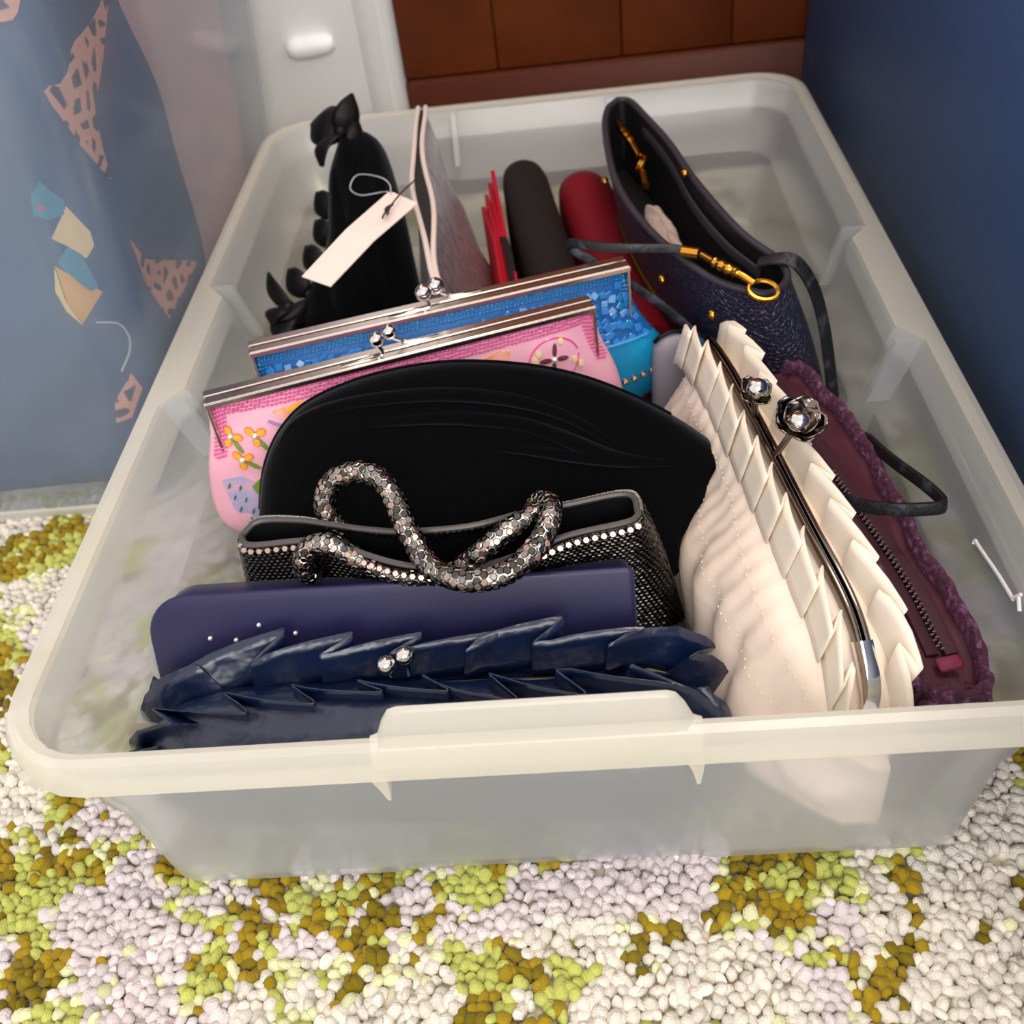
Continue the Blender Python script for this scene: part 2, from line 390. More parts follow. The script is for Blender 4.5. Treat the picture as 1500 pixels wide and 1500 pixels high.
# back: white trim with rounded boss, wooden door of boards
tr = structure(obj('trim_1', *box(-1.2, -.123, .785, .86, -.006, 1.9, .006), 'white_paint'))
obj('moulding', *box(-.158, -.135, .779, .79, -.004, 1.9, .004), 'white_paint', tr)
obj('boss', *tube(cat([(-.228, .782, .164), (-.21, .782, .164), (-.183, .782, .166)], 12), [.006, .0085, .0095, .0098, .0098, .0098, .0098, .0098, .0098, .0095, .0085, .005], 16), 'white_paint', tr)
dr = structure(obj('door_1', *box(-.123, .75, .82, .86, -.006, 1.9, .002), 'wood'))
for x0, x1 in ((-.1225, -.0292), (-.0286, .0934), (.094, .20), (.2006, .33), (.3306, .46)):
    obj('plank', *box(x0, x1, .797, .8215, .118, 1.89, .0015), 'wood', dr)
obj('rail', *box(-.1225, .74, .79, .8215, -.005, .1165, .003), 'wood_rail', dr)

# right: blue cabinet side
bc = thing('blue_cabinet', 'smooth matte navy blue cabinet side standing along the right of the bin', 'cabinet', (.40, .2, -.005))
obj('side_panel', *box(.268, .286, -.40, .786, -.004, .36, .002), 'blue_panel', bc)
obj('carcass', *box(.2862, .70, -.395, .78, -.004, .355, .002), 'blue_panel', bc)

# ------------------------------------------------------------------ the translucent bin
def rrect(x, yf, yb, z, r, bul=0.0, tabx=0.0, fy=0.0):
    """ring of the bin: half width x, front yf, back yb; side bulge and front centre offset"""
    P = []
    def arc(cx, cy, a0):
        for k in range(7):
            a = a0+math.pi/2*k/6; P.append((cx+r*math.cos(a), cy+r*math.sin(a), z))
    ys = [.20, .272, .280, .288, .34, .40, .408, .416, .5]; pr = [0, 0, .5, 1, 1, 1, .5, 0, 0]
    xs = [-.12, -.078, -.071, -.064, -.03, .03, .064, .071, .078, .12]; px = [0, 0, .5, 1, 1, 1, 1, .5, 0, 0]
    arc(-x+r, yf+r, math.pi)
    for a, q in zip(xs, px): P.append((a, yf+fy*q, z))
    arc(x-r, yf+r, -math.pi/2)
    for a, q in zip(ys, pr): P.append((x-bul*q, a, z))
    arc(x-r, yb-r, 0)
    for a, q in zip(xs[::-1], px[::-1]): P.append((a, yb-fy*q, z))
    arc(-x+r, yb-r, math.pi/2)
    for a, q in zip(ys[::-1], pr[::-1]): P.append((-x+bul*q, a, z))
    return P
bn = thing('storage_bin', 'low milky translucent plastic storage bin full of evening bags', 'storage bin', (0, .36, .0))
L = .719
outer = [rrect(.197, .012, L-.062, .001, .016), rrect(.2015, .0078, L-.057, .006, .020, .010, 0, .003), rrect(.2155, .0088, L-.045, .066, .028, .012, 0, .004), rrect(.2225, .0090, L-.038, .073, .029, .012, 0, .004),
         rrect(.232, .0085, L-.018, .098, .034, .013, 0, .002)]
inner = [rrect(.2345, .0105, L-.014, .1165, .034, .013, 0, .0), rrect(.2295, .0110, L-.020, .098, .033, .013, 0, .002), rrect(.2203, .0114, L-.040, .0735, .028, .012, 0, .004), rrect(.2133, .0112, L-.047, .0660, .028, .012, 0, .004),
         rrect(.1993, .0102, L-.059, .007, .018, .010, 0, .003), rrect(.195, .014, L-.064, .003, .014)]
obj('body', *loft(outer+inner), 'bin_plastic', bn, sharp=28)
rim = [rrect(.2335, .0088, L-.0165, .1005, .036, .002), rrect(.2485, .0012, L-.0012, .0985, .045), rrect(.2500, .0000, L, .0995, .046), rrect(.2495, .0004, L-.0005, .114, .046), rrect(.246, .002, L-.003, .1192, .044), rrect(.242, .006, L-.008, .1202, .040, .006), rrect(.2365, .0098, L-.012, .1185, .036, .013), rrect(.2342, .0104, L-.0142, .1005, .035, .013)]
ri = obj('rim', *loft(rim+[rim[0]], False, False), 'rim_plastic', bn, sharp=28)
# raised label tab on the front rim, hooks and ribs
xs = np.linspace(-.071, .071, 40); P = []
for x in xs:
    h = .1395 if abs(x) < .058 else .1395-(.0195)*min(1, ((abs(x)-.058)/.010))**1.6
    P.append([(x, .0030, .104), (x, .0026, .1175), (x, .0070, h-.0022), (x, .0084, h-.0006), (x, .0098, h), (x, .0116, h-.002), (x, .0120, .104)])
obj('label_tab', *loft(P), 'rim_plastic', bn, sharp=35)
for sx in (-1, 1):
    x = sx*.069
    obj('hook', *loft([[(x-.0055, .0004, .1015), (x+.0025, .0004, .1015), (x+.0025, .0088, .1015), (x-.0055, .0088, .1015)], [(x-.0025, .0008, .0925), (x+.0020, .0008, .0925), (x+.0020, .0085, .0915), (x-.0025, .0085, .0915)], [(x-.0005, .0018, .0815), (x+.0010, .0018, .0815), (x+.0010, .0040, .0815), (x-.0005, .0040, .0815)]]), 'rim_plastic', bn)
    for y in (.2745, .4155):
        obj('rib', *loft([[(sx*(.2355+d), y-.0025, z), (sx*(.2355+d), y+.0025, z), (sx*(.2195+d), y+.0025, z), (sx*(.2195+d), y-.0025, z)] for d, z in ((0, .1175), (-.012, .075))]), 'bin_plastic', bn)
for x in (-.07, .075):
    obj('rib', *loft([[(x-.0025, L-.0155-d, z), (x+.0025, L-.0155-d, z), (x+.0025, L-.022-d, z), (x-.0025, L-.022-d, z)] for d, z in ((0, .117), (.022, .077))]), 'bin_plastic', bn)
for sx in (-1, 1):
    p = np.array([sx*.2355, .0145, 0]); d = nrm((sx, -1, 0))*.004; e = nrm((1, sx, 0))*.0035
    obj('corner_gusset', *loft([[p+d+e+[0, 0, .1], p+d-e+[0, 0, .1], p-d-e+[0, 0, .1], p-d+e+[0, 0, .1]], [p+d*.4+e*.3+[0, 0, .0885], p+d*.4-e*.3+[0, 0, .0885], p-d-e*.3+[0, 0, .0885], p-d+e*.3+[0, 0, .0885]]]), 'rim_plastic', bn)
obj('under_step', *loft([rrect(.2325, .0060, L-.016, .0945, .035), rrect(.2345, .0058, L-.014, .0995, .036), rrect(.2335, .0084, L-.017, .0995, .035), rrect(.2322, .0082, L-.018, .0945, .034), rrect(.2325, .0060, L-.016, .0945, .035)], False, False), 'rim_plastic', bn)
for pp in (((.2250, .1290, .0888), (.2258, .1295, .0908), (.2260, .1247, .0911), (.2272, .1021, .0944), (.2279, .0833, .0961)), ((.2278, .0845, .0960), (.2295, .0816, .1016)), ((.2290, .0822, .1000), (.2280, .0757, .0964))):
    q = cat(pp, 14); obj('scuff_mark', *tube(q, .0010, 6), 'scuff', bn)

# ------------------------------------------------------------------ left: clear tall box with printed garments
lb = thing('clear_box', 'tall hazy clear plastic storage box at the left holding dark blue clothes', 'storage box', (-.49, .54, 0))
def lring(ins, z, r=.04):
    x1 = -.268+.12*z-ins; x0 = -.72-.10*z+ins; y0 = .311-.10*z+ins; y1 = .765+.05*z-ins; P = []
    for cx, cy, a0 in ((x0+r, y0+r, math.pi), (x1-r, y0+r, -math.pi/2), (x1-r, y1-r, 0), (x0+r, y1-r, math.pi/2)):
        for k in range(9): a = a0+math.pi/2*k/8; P.append((cx+r*math.cos(a), cy+r*math.sin(a), z))
    return P
zs = np.linspace(.001, .46, 9)
obj('body', *loft([lring(0, z) for z in zs]+[lring(.003, z) for z in zs[::-1][:-1]]+[lring(.003, .006)]), 'box_plastic', lb, sharp=30)
obj('foot_rim', *loft([lring(-.0015, .0), lring(-.003, .002), lring(-.003, .007), lring(-.0005, .008), lring(.0005, .0)], False, False), 'rim_plastic', lb)
# printed garment: wraps the front and the near part of the side
def gsurf(s, z, off=0.0, wob=True):
    """s: metres along the wrapped cloth, 0 at the middle of the corner; positive along the side"""
    R = .055; xs = -.276+.12*z; ys = .321-.10*z; q = R*math.pi/4
    if s < -q: p = np.array([xs-R+(s+q), ys, z]); n = np.array([0, -1, 0])
    elif s > q: p = np.array([xs, ys+R+(s-q), z]); n = np.array([1, 0, 0])
    else:
        a = -math.pi/4+s/R; n = np.array([math.cos(a), math.sin(a), 0]); p = np.array([xs-R, ys+R, z])+R*n
    w = .0022*math.sin(s*38+z*14)+.0016*math.sin(z*46-s*21) if wob else 0
    return p+n*(off+w-.003)
gm = thing('folded_garment', 'dark blue printed garment folded inside the clear box', 'garment', (-.42, .40, .012))
G = np.array([[gsurf(s, z) for s in np.linspace(-.40, .125+.05*math.sin(z*9), 60)] for z in np.linspace(.02, .44, 34)])
obj('cloth', *grid(G), 'blue_fabric', gm, solid=.003)
pg = thing('pink_garment', 'dusty pink garment folded at the back of the clear box', 'garment', (-.40, .6, .012))
G = []
for z in np.linspace(.012, .42, 20):
    x1 = -.277+.12*z; x0 = -.66
    yy = np.linspace(.47+.02*math.sin(z*12), .735+.04*z, 22); row = [(x0, yy[0], z)]+[(x1-.010+.003*math.sin(y*60+z*20)-.02*max(0, (y-.70)/.05), y, z) for y in yy]+[(x0, yy[-1], z)]
    G.append(row)
obj('cloth', *loft(G), 'pink_fabric', pg)
GAR = [('giraffe_patch', 'giraffe_print', [(0.106, 0.319), (0.082, 0.315), (0.051, 0.313), (0.013, 0.299), (0.015, 0.291), (0.03, 0.26), (0.049, 0.23), (0.05, 0.253), (0.056, 0.272), (0.082, 0.291), (0.113, 0.313)]),
  ('giraffe_patch', 'giraffe_print', [(0.047, 0.187), (0.051, 0.173), (0.071, 0.159), (0.147, 0.113), (0.115, 0.109), (0.076, 0.106), (0.067, 0.127), (0.055, 0.152)]),
  ('giraffe_patch', 'giraffe_print', [(-0.012, 0.09), (0.005, 0.105), (0.009, 0.09), (-0.005, 0.072), (-0.016, 0.072)]),
  ('giraffe_patch', 'giraffe_print', [(-0.005, 0.355), (0.017, 0.346), (0.013, 0.341), (0.006, 0.337), (-0.002, 0.342)]),
  ('printed_crest', 'print_teal', [(-0.016, 0.247), (-0.008, 0.254), (-0.004, 0.247), (0.002, 0.238), (-0.001, 0.23), (-0.01, 0.23), (-0.018, 0.236)]),
  ('printed_cap', 'print_cream', [(0.002, 0.234), (0.011, 0.213), (0.01, 0.204), (0.002, 0.199), (-0.006, 0.211), (-0.013, 0.219), (-0.006, 0.226)]),
  ('printed_tunic', 'print_teal', [(-0.006, 0.211), (0.0, 0.203), (0.003, 0.178), (-0.003, 0.178), (-0.009, 0.190), (-0.015, 0.203)]),
  ('printed_kite', 'print_tan', [(-0.017, 0.202), (0.004, 0.174), (-0.014, 0.159), (-0.018, 0.177)]),
  ('printed_hem', 'print_cream', [(-0.0175, 0.202), (-0.0185, 0.177), (-0.014, 0.157), (-0.020, 0.171), (-0.022, 0.186)]),
  ('printed_dot', 'print_pink', [(-0.014, 0.242), (-0.009, 0.24), (-0.01, 0.236), (-0.015, 0.238)])]
obj('printed_curl', *tube(cat([gsurf(a, b, .0022) for a, b in ((-0.006, 0.156), (0.007, 0.147), (0.012, 0.134), (0.009, 0.122), (-0.001, 0.111))], 24), .0007, 6), 'print_white', gm)
for nm, m, poly in GAR:
    patch(poly, m, nm, gm, gsurf, .0026)

# ------------------------------------------------------------------ navy satin frilled clutch (front)
t = thing('frilled_clutch', 'navy satin clutch with pleated frill and twin ball clasp at bin front', 'clutch bag', (-.06, .06, .006))
out = [(-.140+.0, 0), ]
rings = []
for k, s in enumerate(np.linspace(-1, 1, 41)):
    x = -.062+.150*s+(.012*max(0, s)); e = (1-abs(s)**6)**.5 if abs(s) < 1 else .0
    ztop = .020+.062*e**.7; yc = .058-.006*s; a = .006+.032*e; zb = .006+.012*(1-e)
    r = []
    for th in np.linspace(0, 2*math.pi, 24, endpoint=False):
        c, sn = math.cos(th), math.sin(th); w = .0016*math.sin(s*26+2*sn)*max(0, -c)
        ww = (1-.55*max(0, sn)**1.5)
        r.append((x, yc-(a*ww+w)*(-c if False else c), (ztop+zb)/2+(ztop-zb)/2*np.sign(sn)*abs(sn)**.8))
    rings.append(r)
obj('body', *loft(rings), 'navy_satin', t)
fp = [(-.211, .066, .026), (-.207, .069, .052), (-.190, .072, .074), (-.15, .072, .0805), (-.06, .0725, .083), (.03, .069, .0835), (.066, .065, .080), (.082, .060, .062), (.087, .058, .040)]
F = curve_fn(fp); Fc = cat(fp, 70)
obj('frame', *tube(Fc-np.array([0, 0, .011]), .0026, 8), 'gunmetal', t)
ctr = np.array([-.06, .07, .03])
def outdir(tt):
    p = F(tt); d = p-np.array([np.clip(p[0], -.15, .04), p[1], .055]); d[1] = 0; return nrm(d+np.array([0, 0, .0005]))
def shift(dy, dn): return lambda tt: F(tt)+outdir(tt)*dn+np.array([0, dy, 0])
obj('front_frill', *ruffle(shift(-.006, -.015), shift(-.006, .0095), lambda tt: np.array([0, -1., .12]), 11, .018, jit=.2), 'navy_satin', t, sharp=38, solid=.0006)
obj('back_frill', *ruffle(shift(.002, -.012), shift(.003, .0105), lambda tt: np.array([0, 1., .10]), 10, .017, jit=.25), 'navy_satin', t, sharp=38, solid=.0006)
for c in ((-.0745, .0690, .0945), (-.0655, .0735, .0955)):
    bl = obj('clasp_ball', *ball(c, .0050, 18, 12), 'chrome', t)
    obj('stem', *tube(cat([(c[0], c[1], c[2]), (c[0], .0715, .083)], 4), .0013, 6), 'chrome', bl)

# ------------------------------------------------------------------ indigo satin hard clutch
t = thing('flap_clutch', 'plain indigo satin clutch with tiny rhinestones behind the frilled clutch', 'clutch bag', (-.08, .11, .006))
u = nrm((.257, -.004, 0.002)); w = nrm((.0, -.93, .40)); v = np.cross(w, u)*-1; v = v if v[2] > 0 else -v
O = np.array([-.0805, .1075, .053])
def slab(hw, hh, rl, rr, th, z0=0):
    P = []
    for cx, cy, a0, r in ((-hw+rl, -hh+rl, math.pi, rl), (hw-rr, -hh+rr, -math.pi/2, rr), (hw-rr, hh-rr, 0, rr), (-hw+rl, hh-rl, math.pi/2, rl)):
        for k in range(9): a = a0+math.pi/2*k/8; P.append(O+u*(cx+r*math.cos(a))+v*(cy+r*math.sin(a))+w*(th+z0))
    return P
def slabm(hw, hh, rl, rr, t0, t1, b):
    return loft([slab(hw-b, hh-b, rl, rr, t0), slab(hw-b*.3, hh-b*.3, rl, rr, t0+b*.3), slab(hw, hh, rl, rr, t0+b), slab(hw, hh, rl, rr, t1-b), slab(hw-b*.3, hh-b*.3, rl, rr, t1-b*.3), slab(hw-b, hh-b, rl, rr, t1)])
obj('body', *slabm(.129, .046, .022, .006, -.018, .006, .006), 'indigo_satin', t)
fo = obj('flap', *slabm(.131, .049, .024, .004, .0065, .0105, .0018), 'indigo_satin', t)
for a, b in ((-.097, .024), (-.083, .022), (-.069, .030), (-.05, .024)):
    obj('rhinestone', *ball(O+u*a+v*b+w*.0112, .0014, 8, 6), 'rhinestone', fo)

# ------------------------------------------------------------------ gunmetal mesh bag with handles
t = thing('mesh_handbag', 'gunmetal metal mesh handbag with coiled snake-like handles and open top', 'handbag', (-.05, .14, .006))
fr = cat([(-.157, .143, .119), (-.150, .134, .1195), (-.125, .134, .120), (-.107, .133, .119), (-.085, .121, .1165), (-.063, .113, .114), (-.03, .109, .113), (0.0, .116, .116), (.02, .123, .119), (.05, .128, .121), (.0565, .133, .1215)], 60)
bk = cat([(-.157, .143, .119), (-.148, .153, .121), (-.125, .151, .121), (-.107, .145, .121), (-.085, .139, .120), (-.063, .135, .120), (-.03, .136, .120), (0, .144, .121), (.02, .147, .121), (.052, .151, .122), (.0565, .133, .1215)], 60)[1:-1][::-1]
top = np.concatenate([fr, bk]); NP = len(top)
def mring(k):
    """k 0 top .. 1 bottom: grows wider and thicker downwards"""
    c = np.array([-.05, .133, 0]); p = top.copy(); g = k**.8
    wid = 1+.20*g; p[:, 0] = c[0]+(p[:, 0]-c[0])*wid+.004*g; thick = .0165+.0*g
    target = np.stack([c[0]+.004*g+(top[:, 0]-c[0])*wid, .152+np.where(np.arange(NP) < 60, -1, 1)*(.011+.003*math.sin(math.pi*min(1, k*.8+.15)))*np.sqrt(np.clip(1-((top[:, 0]-c[0])/.1075)**6, 0, 1)), np.zeros(NP)], 1)
    a = min(1, k*2.2); p[:, 1] = p[:, 1]*(1-a)+target[:, 1]*a; p[:, 2] = top[:, 2]*(1-k)+.012*k
    return p
KS = np.linspace(0, 1, 14)
obj('body', *loft([mring(k) for k in KS], False, True), 'hex_link', t)
def mshrink(k, g):
    p = mring(k); c = np.array([p[:, 0].mean(), p[:, 1].mean(), 0]); q = p.copy(); q[:, 0] = c[0]+(p[:, 0]-c[0])*(1-g*.12); q[:, 1] = c[1]+(p[:, 1]-c[1])*(1-g); return q
li = np.array([mshrink(0, .14)+np.array([0, 0, .0006]), mshrink(.08, .25), mshrink(.22, .4), mshrink(.4, .6)])
obj('lining', *loft(li, False, True), 'black_lining', t)
obj('lining_edge', *tube(np.vstack([li[0], li[0][:2]])+np.array([0, 0, .0008]), .0017, 7, cap=False), 'grey_leather', t)
def hexv(): return np.array([(math.cos(a), math.sin(a), 0) for a in np.arange(6)*math.pi/3])
HX = hexv()
def plate_mesh(r, h):
    V = np.vstack([HX*r, HX*r*.98+[0, 0, h*.5], HX*r*.72+[0, 0, h]]); F = [tuple(12+i for i in range(6))]
    for k in (0, 6):
        for i in range(6): F.append((k+i, k+(i+1) % 6, k+6+(i+1) % 6, k+6+i))
    return V, F
def bary(k): return mring(k)
RV = []; RF = []; n0 = 0; pm = plate_mesh(.00165, .0008)
pk = .00315; rows = int(.108/(pk*.87))
for i in range(1, rows-3):
    R = mring(i/rows); R2 = mring((i+1)/rows); Rc = np.vstack([R, R[:1]]); d = np.r_[0, np.cumsum(np.linalg.norm(np.diff(Rc, axis=0), axis=1))]
    R2c = np.vstack([R2, R2[:1]])
    for s in np.arange((i % 2)*pk*.5, d[-1]-pk*.3, pk):
        p = np.array([np.interp(s, d, Rc[:, q]) for q in range(3)]); e = np.array([np.interp(min(s+.002, d[-1]), d, Rc[:, q]) for q in range(3)])-p
        p2 = np.array([np.interp(s, d, R2c[:, q]) for q in range(3)])
        if np.linalg.norm(e) < 1e-7: continue
        e = nrm(e); dn = p2-p; dn = nrm(dn-e*(dn@e)); nn = np.cross(dn, e)*-1
        cc = p-np.array([-.05, .145, p[2]])
        if nn@np.array([cc[0]*.1, cc[1], 0]) < 0: nn = -nn
        if nn[1] > .5: continue
        nn = nrm(nn+rng.normal(size=3)*.05); e = nrm(e-nn*(e@nn)); f2 = np.cross(nn, e)
        RV.append(p+nn*.0002+pm[0][:, :1]*e+pm[0][:, 1:2]*f2+pm[0][:, 2:]*nn); RF += [[a+n0 for a in q] for q in pm[1]]; n0 += len(pm[0])
obj('mesh_plates', np.vstack(RV), RF, 'hex_plate', t, smooth=False, kind='stuff', label='small dark hexagonal metal plates of the mesh')
# bright edge chain of plates along the opening
EV = []; EF = []; n0 = 0; pm2 = plate_mesh(.0021, .0009)
dd = np.r_[0, np.cumsum(np.linalg.norm(np.diff(fr, axis=0), axis=1))]
PME = None
def shared_mesh(name, vf, m):
    me = bpy.data.meshes.new(name); me.from_pydata(np.asarray(vf[0]).tolist(), [], vf[1]); me.materials.append(MATS[m]); return me
def place(name, me, parent, p, X, Z, sc=1.0):
    o = bpy.data.objects.new(name, me); link(o, parent)
    Z = nrm(Z); X = np.asarray(X, float); X = nrm(X-Z*(X@Z)); Y = np.cross(Z, X); q = p-BASE[parent.name]
    o.matrix_local = Matrix(((X[0]*sc, Y[0]*sc, Z[0]*sc, q[0]), (X[1]*sc, Y[1]*sc, Z[1]*sc, q[1]), (X[2]*sc, Y[2]*sc, Z[2]*sc, q[2]), (0, 0, 0, 1)))
    return o
emesh = shared_mesh('edge_plate', pm2, 'rose_plate')
for s in np.arange(.004, dd[-1], .0046):
    p = np.array([np.interp(s, dd, fr[:, q]) for q in range(3)]); p2 = np.array([np.interp(s+.002, dd, fr[:, q]) for q in range(3)])
    place('edge_plate', emesh, t, p+np.array([0, -.0012, -.0022]), p2-p, (0, -.8, .6))
ob = tube(np.vstack([bk[::-1]])+np.array([0, .0008, 0]), .0014, 6); obj('back_edge_chain', *ob, 'hex_link', t)
hmesh = shared_mesh('handle_plate', plate_mesh(.00215, .0008), 'rose_plate'); hmesh3 = shared_mesh('handle_plate_pewter', plate_mesh(.00215, .0008), 'pewter_plate'); hmesh2 = shared_mesh('handle_plate_dark', plate_mesh(.00215, .0008), 'hex_plate')
def handle(pts, r=.0050):
    C = cat(pts, 120); d = np.r_[0, np.cumsum(np.linalg.norm(np.diff(C, axis=0), axis=1))]; n = int(d[-1]/.0036)
    C = np.array([[np.interp(s, d, C[:, q]) for q in range(3)] for s in np.linspace(0, d[-1], n)])
    h = obj('handle', *tube(C, r, 12), 'hex_link', t); T, A, B = frames(C); SV = []; SF = []; n0 = 0
    cv = CAM
    for i in range(1, n-1):
        for j in range(8):
            a = 2*math.pi*(j+.5*(i % 2))/8; nn = A[i]*math.cos(a)+B[i]*math.sin(a); nn = nrm(nn+rng.normal(size=3)*.07); p = C[i]+nn*(r+.0001)
            if nn[2]-.75*nn[1] > .55: place('plate', (hmesh, hmesh2, hmesh3)[int(rng.random()*3)], h, p, T[i], nn)
            else:
                X = nrm(T[i]-nn*(T[i]@nn)); Y = np.cross(nn, X); q = plate_mesh(.00215, .0008)
                SV.append(p+q[0][:, :1]*X+q[0][:, 1:2]*Y+q[0][:, 2:]*nn); SF += [[b+n0 for b in f] for f in q[1]]; n0 += len(q[0])
    obj('under_plates', np.vstack(SV), SF, 'hex_plate', h, smooth=False, kind='stuff')
handle([(-.103, .148, .112), (-.110, .153, .125), (-.104, .158, .139), (-.088, .157, .146), (-.073, .147, .144), (-.062, .126, .130), (-.050, .107, .122), (-.031, .097, .121), (-.010, .099, .124), (.006, .115, .129), (.011, .133, .133), (.004, .145, .126), (0.0, .147, .114)])
handle([(-.119, .130, .098), (-.122, .127, .108), (-.117, .128, .120), (-.105, .128, .1235), (-.092, .126, .113), (-.07, .122, .103), (-.045, .120, .104), (-.030, .117, .116), (-.014, .122, .127), (.000, .131, .1290), (.009, .139, .1275), (.008, .147, .121), (.003, .149, .112)])

# ------------------------------------------------------------------ black velvet clutch
t = thing('velvet_clutch', 'large plain black velvet clutch with draped folds in the centre of the bin', 'clutch bag', (-.03, .2, .008))
u = np.array([0.9996, 0.03, 0.0]); v = np.array([-0.0072, 0.2402, 0.9707]); w = np.array([0.0291, -0.9703, 0.2403]); O = np.array([-.03, .193, .06])
VO = [(-0.1375, 0.0155), (-0.131, 0.0403), (-0.123, 0.0619), (-0.109, 0.082), (-0.0892, 0.0967), (-0.0546, 0.1071), (-0.0124, 0.1105), (0.0282, 0.1049), (0.061, 0.0945), (0.0902, 0.0791), (0.116, 0.061), (0.1367, 0.0416), (0.1409, 0.029), (0.1323, 0.0075), (0.1179, -0.0095), (0.1087, -0.0373), (0.0698, -0.0484), (-0.1012, -0.0483), (-0.134, -0.0205)]
def vfold(x, y, k, sg):
    if sg < 0: return 0
    h = 0
    # drape lines fanning out to the left from a gathering point at the right
    for a0, amp in ((2.62, .0030), (2.86, .0035), (3.12, .0030)):
        dx, dy = x-.118, y-.030; r = math.hypot(dx, dy); bend = .0 if r < 1e-6 else .55*min(r/.24, 1)**2
        a = math.atan2(dy, dx)%(2*math.pi); d = (a-(a0-.25+bend))*max(r, .02)
        h += amp*(1/(1+math.exp(-max(-.03, min(.03, d))/.0011))-.5)*min(1, r/.05)*min(1, k*3)*math.exp(-((r-.12)/.11)**2)
    return h+.0012*math.sin(x*40+y*25)*min(1, k*3)
VM = pillow(VO, O, u, v, w, .022, .012, ((-.085, .025), (.085, .012)), n=150, rings=34, disp=vfold)
obj('body', *VM, 'black_velvet', t)
BV = BVHTree.FromPolygons([Vector(p) for p in VM[0]], [tuple(f) for f in VM[1]])
for FL, fr_ in (([(-0.1124, 0.0722), (-0.0981, 0.0872), (-0.0696, 0.0957), (-0.0315, 0.0977), (-0.0022, 0.0951), (0.0267, 0.0881), (0.0516, 0.0768), (0.0729, 0.0606), (0.0892, 0.0463)], .0045),
                ([(-0.0833, 0.0806), (-0.0484, 0.0849), (-0.0111, 0.0838), (0.0253, 0.0759), (0.0504, 0.0643), (0.0758, 0.0512), (0.102, 0.0441), (0.1301, 0.0392)], .0050),
                ([(0.0016, 0.0672), (0.0276, 0.0627), (0.0533, 0.0553), (0.0831, 0.0475), (0.1131, 0.0409)], .0040)):
    C = []
    for a, b, _ in cat([(a, b, 0) for a, b in FL], 40):
        hit = BV.ray_cast(Vector(O+u*a+v*b+w*.1), Vector(-w))[0]
        if hit is not None: C.append(np.array(hit)-w*fr_*.45)
    C = np.array(C); C[1:-1] = (C[:-2]+C[1:-1]+C[2:])/3
    rr = fr_*np.sin(np.linspace(.12, math.pi-.12, len(C)))**.6
    obj('drape_fold', *tube(C, rr, 12), 'black_velvet', t, sharp=0)
obj('seam', *tube(cat([O+u*a+v*b for a, b in VO+VO[:1]], 120)[4:62], .0013, 6), 'black_velvet', t)

# ------------------------------------------------------------------ beaded frame purses
def purse(name, label, TL, TR, hgt, lean, prof_w, prof_t, cloth, bead, bead2, ballr, clx, cly=0):
    TL, TR = np.array(TL), np.array(TR); u = nrm(TR-TL); hw = np.linalg.norm(TR-TL)/2; w = nrm(np.cross(u, (0, 0, 1)))   # toward the camera
    v = np.cross(w, u); w = nrm(w+lean*v); v = np.cross(w, u); mid = (TL+TR)/2-w*.007
    t = thing(name, label, 'clutch bag', tuple(np.r_[mid[:2], .01]))
    def S(s, q, off=0.0, side=1):
        hwid = hw*smooth_interp(q, prof_w); th = smooth_interp(q, prof_t)
        k = (1-min(abs(s), 1)**3.2)**.5; wr = .0010*math.sin(s*9+q*13)*math.sin(math.pi*min(1, q*1.2))
        return mid+u*(s*hwid)+v*(-hgt*q-.0015)+side*w*(th*k+off+wr)
    ss = np.cos(np.linspace(math.pi, 0, 30)); R = []
    for q in np.linspace(0, 1, 26): R.append([S(s, q) for s in ss]+[S(s, q, 0, -1) for s in ss[::-1][1:-1]])
    obj('body', *loft(R), cloth, t)
    for sd, zo in ((1, 0), (-1, .0006)):
        nm = 'front_frame' if sd > 0 else 'back_frame'
        c = mid+sd*w*.0040+v*zo
        bar = obox(c+v*.0008, u*(hw+.0012), w*.0034, v*.0015, .0005)
        arms = [obox(mid+sd*w*.0040+u*e*hw-v*.017+u*e*.004*0, u*.0010, w*.0034, v*.017, .0004) for e in (-1, 1)]
        lip = obox(mid+sd*w*.0078+v*.0004, u*(hw+.0012), w*.0006, v*.0016, .0003)
        obj(nm, *merge(bar, lip, *arms), 'silver_frame', t, sharp=30)
    # ball clasp: two bent stems and balls
    for e, dx, dw in ((0, clx, .006), (1, clx+.0085, -.0045)):
        p0 = mid+u*(dx+(-.013 if e == 0 else .017))+w*(.0045 if e == 0 else -.004)+v*.003; c = mid+u*dx+w*dw*.5+v*.0135
        bl = obj('clasp_ball', *ball(c, ballr, 18, 12), 'chrome', t)
        p1 = mid+u*(dx+(0.002 if e == 0 else .008))+w*(.0045 if e == 0 else -.004)+v*.0042
        obj('stem', *tube(cat([p0, (p0+p1)/2, p1, c-v*.003, c], 14), .0011, 7), 'chrome', bl)
        obj('stem_plate', *obox(p0, u*.011, w*.0014, v*.0006, .0003), 'chrome', bl)
    return t, S, mid, u, v, w, hw
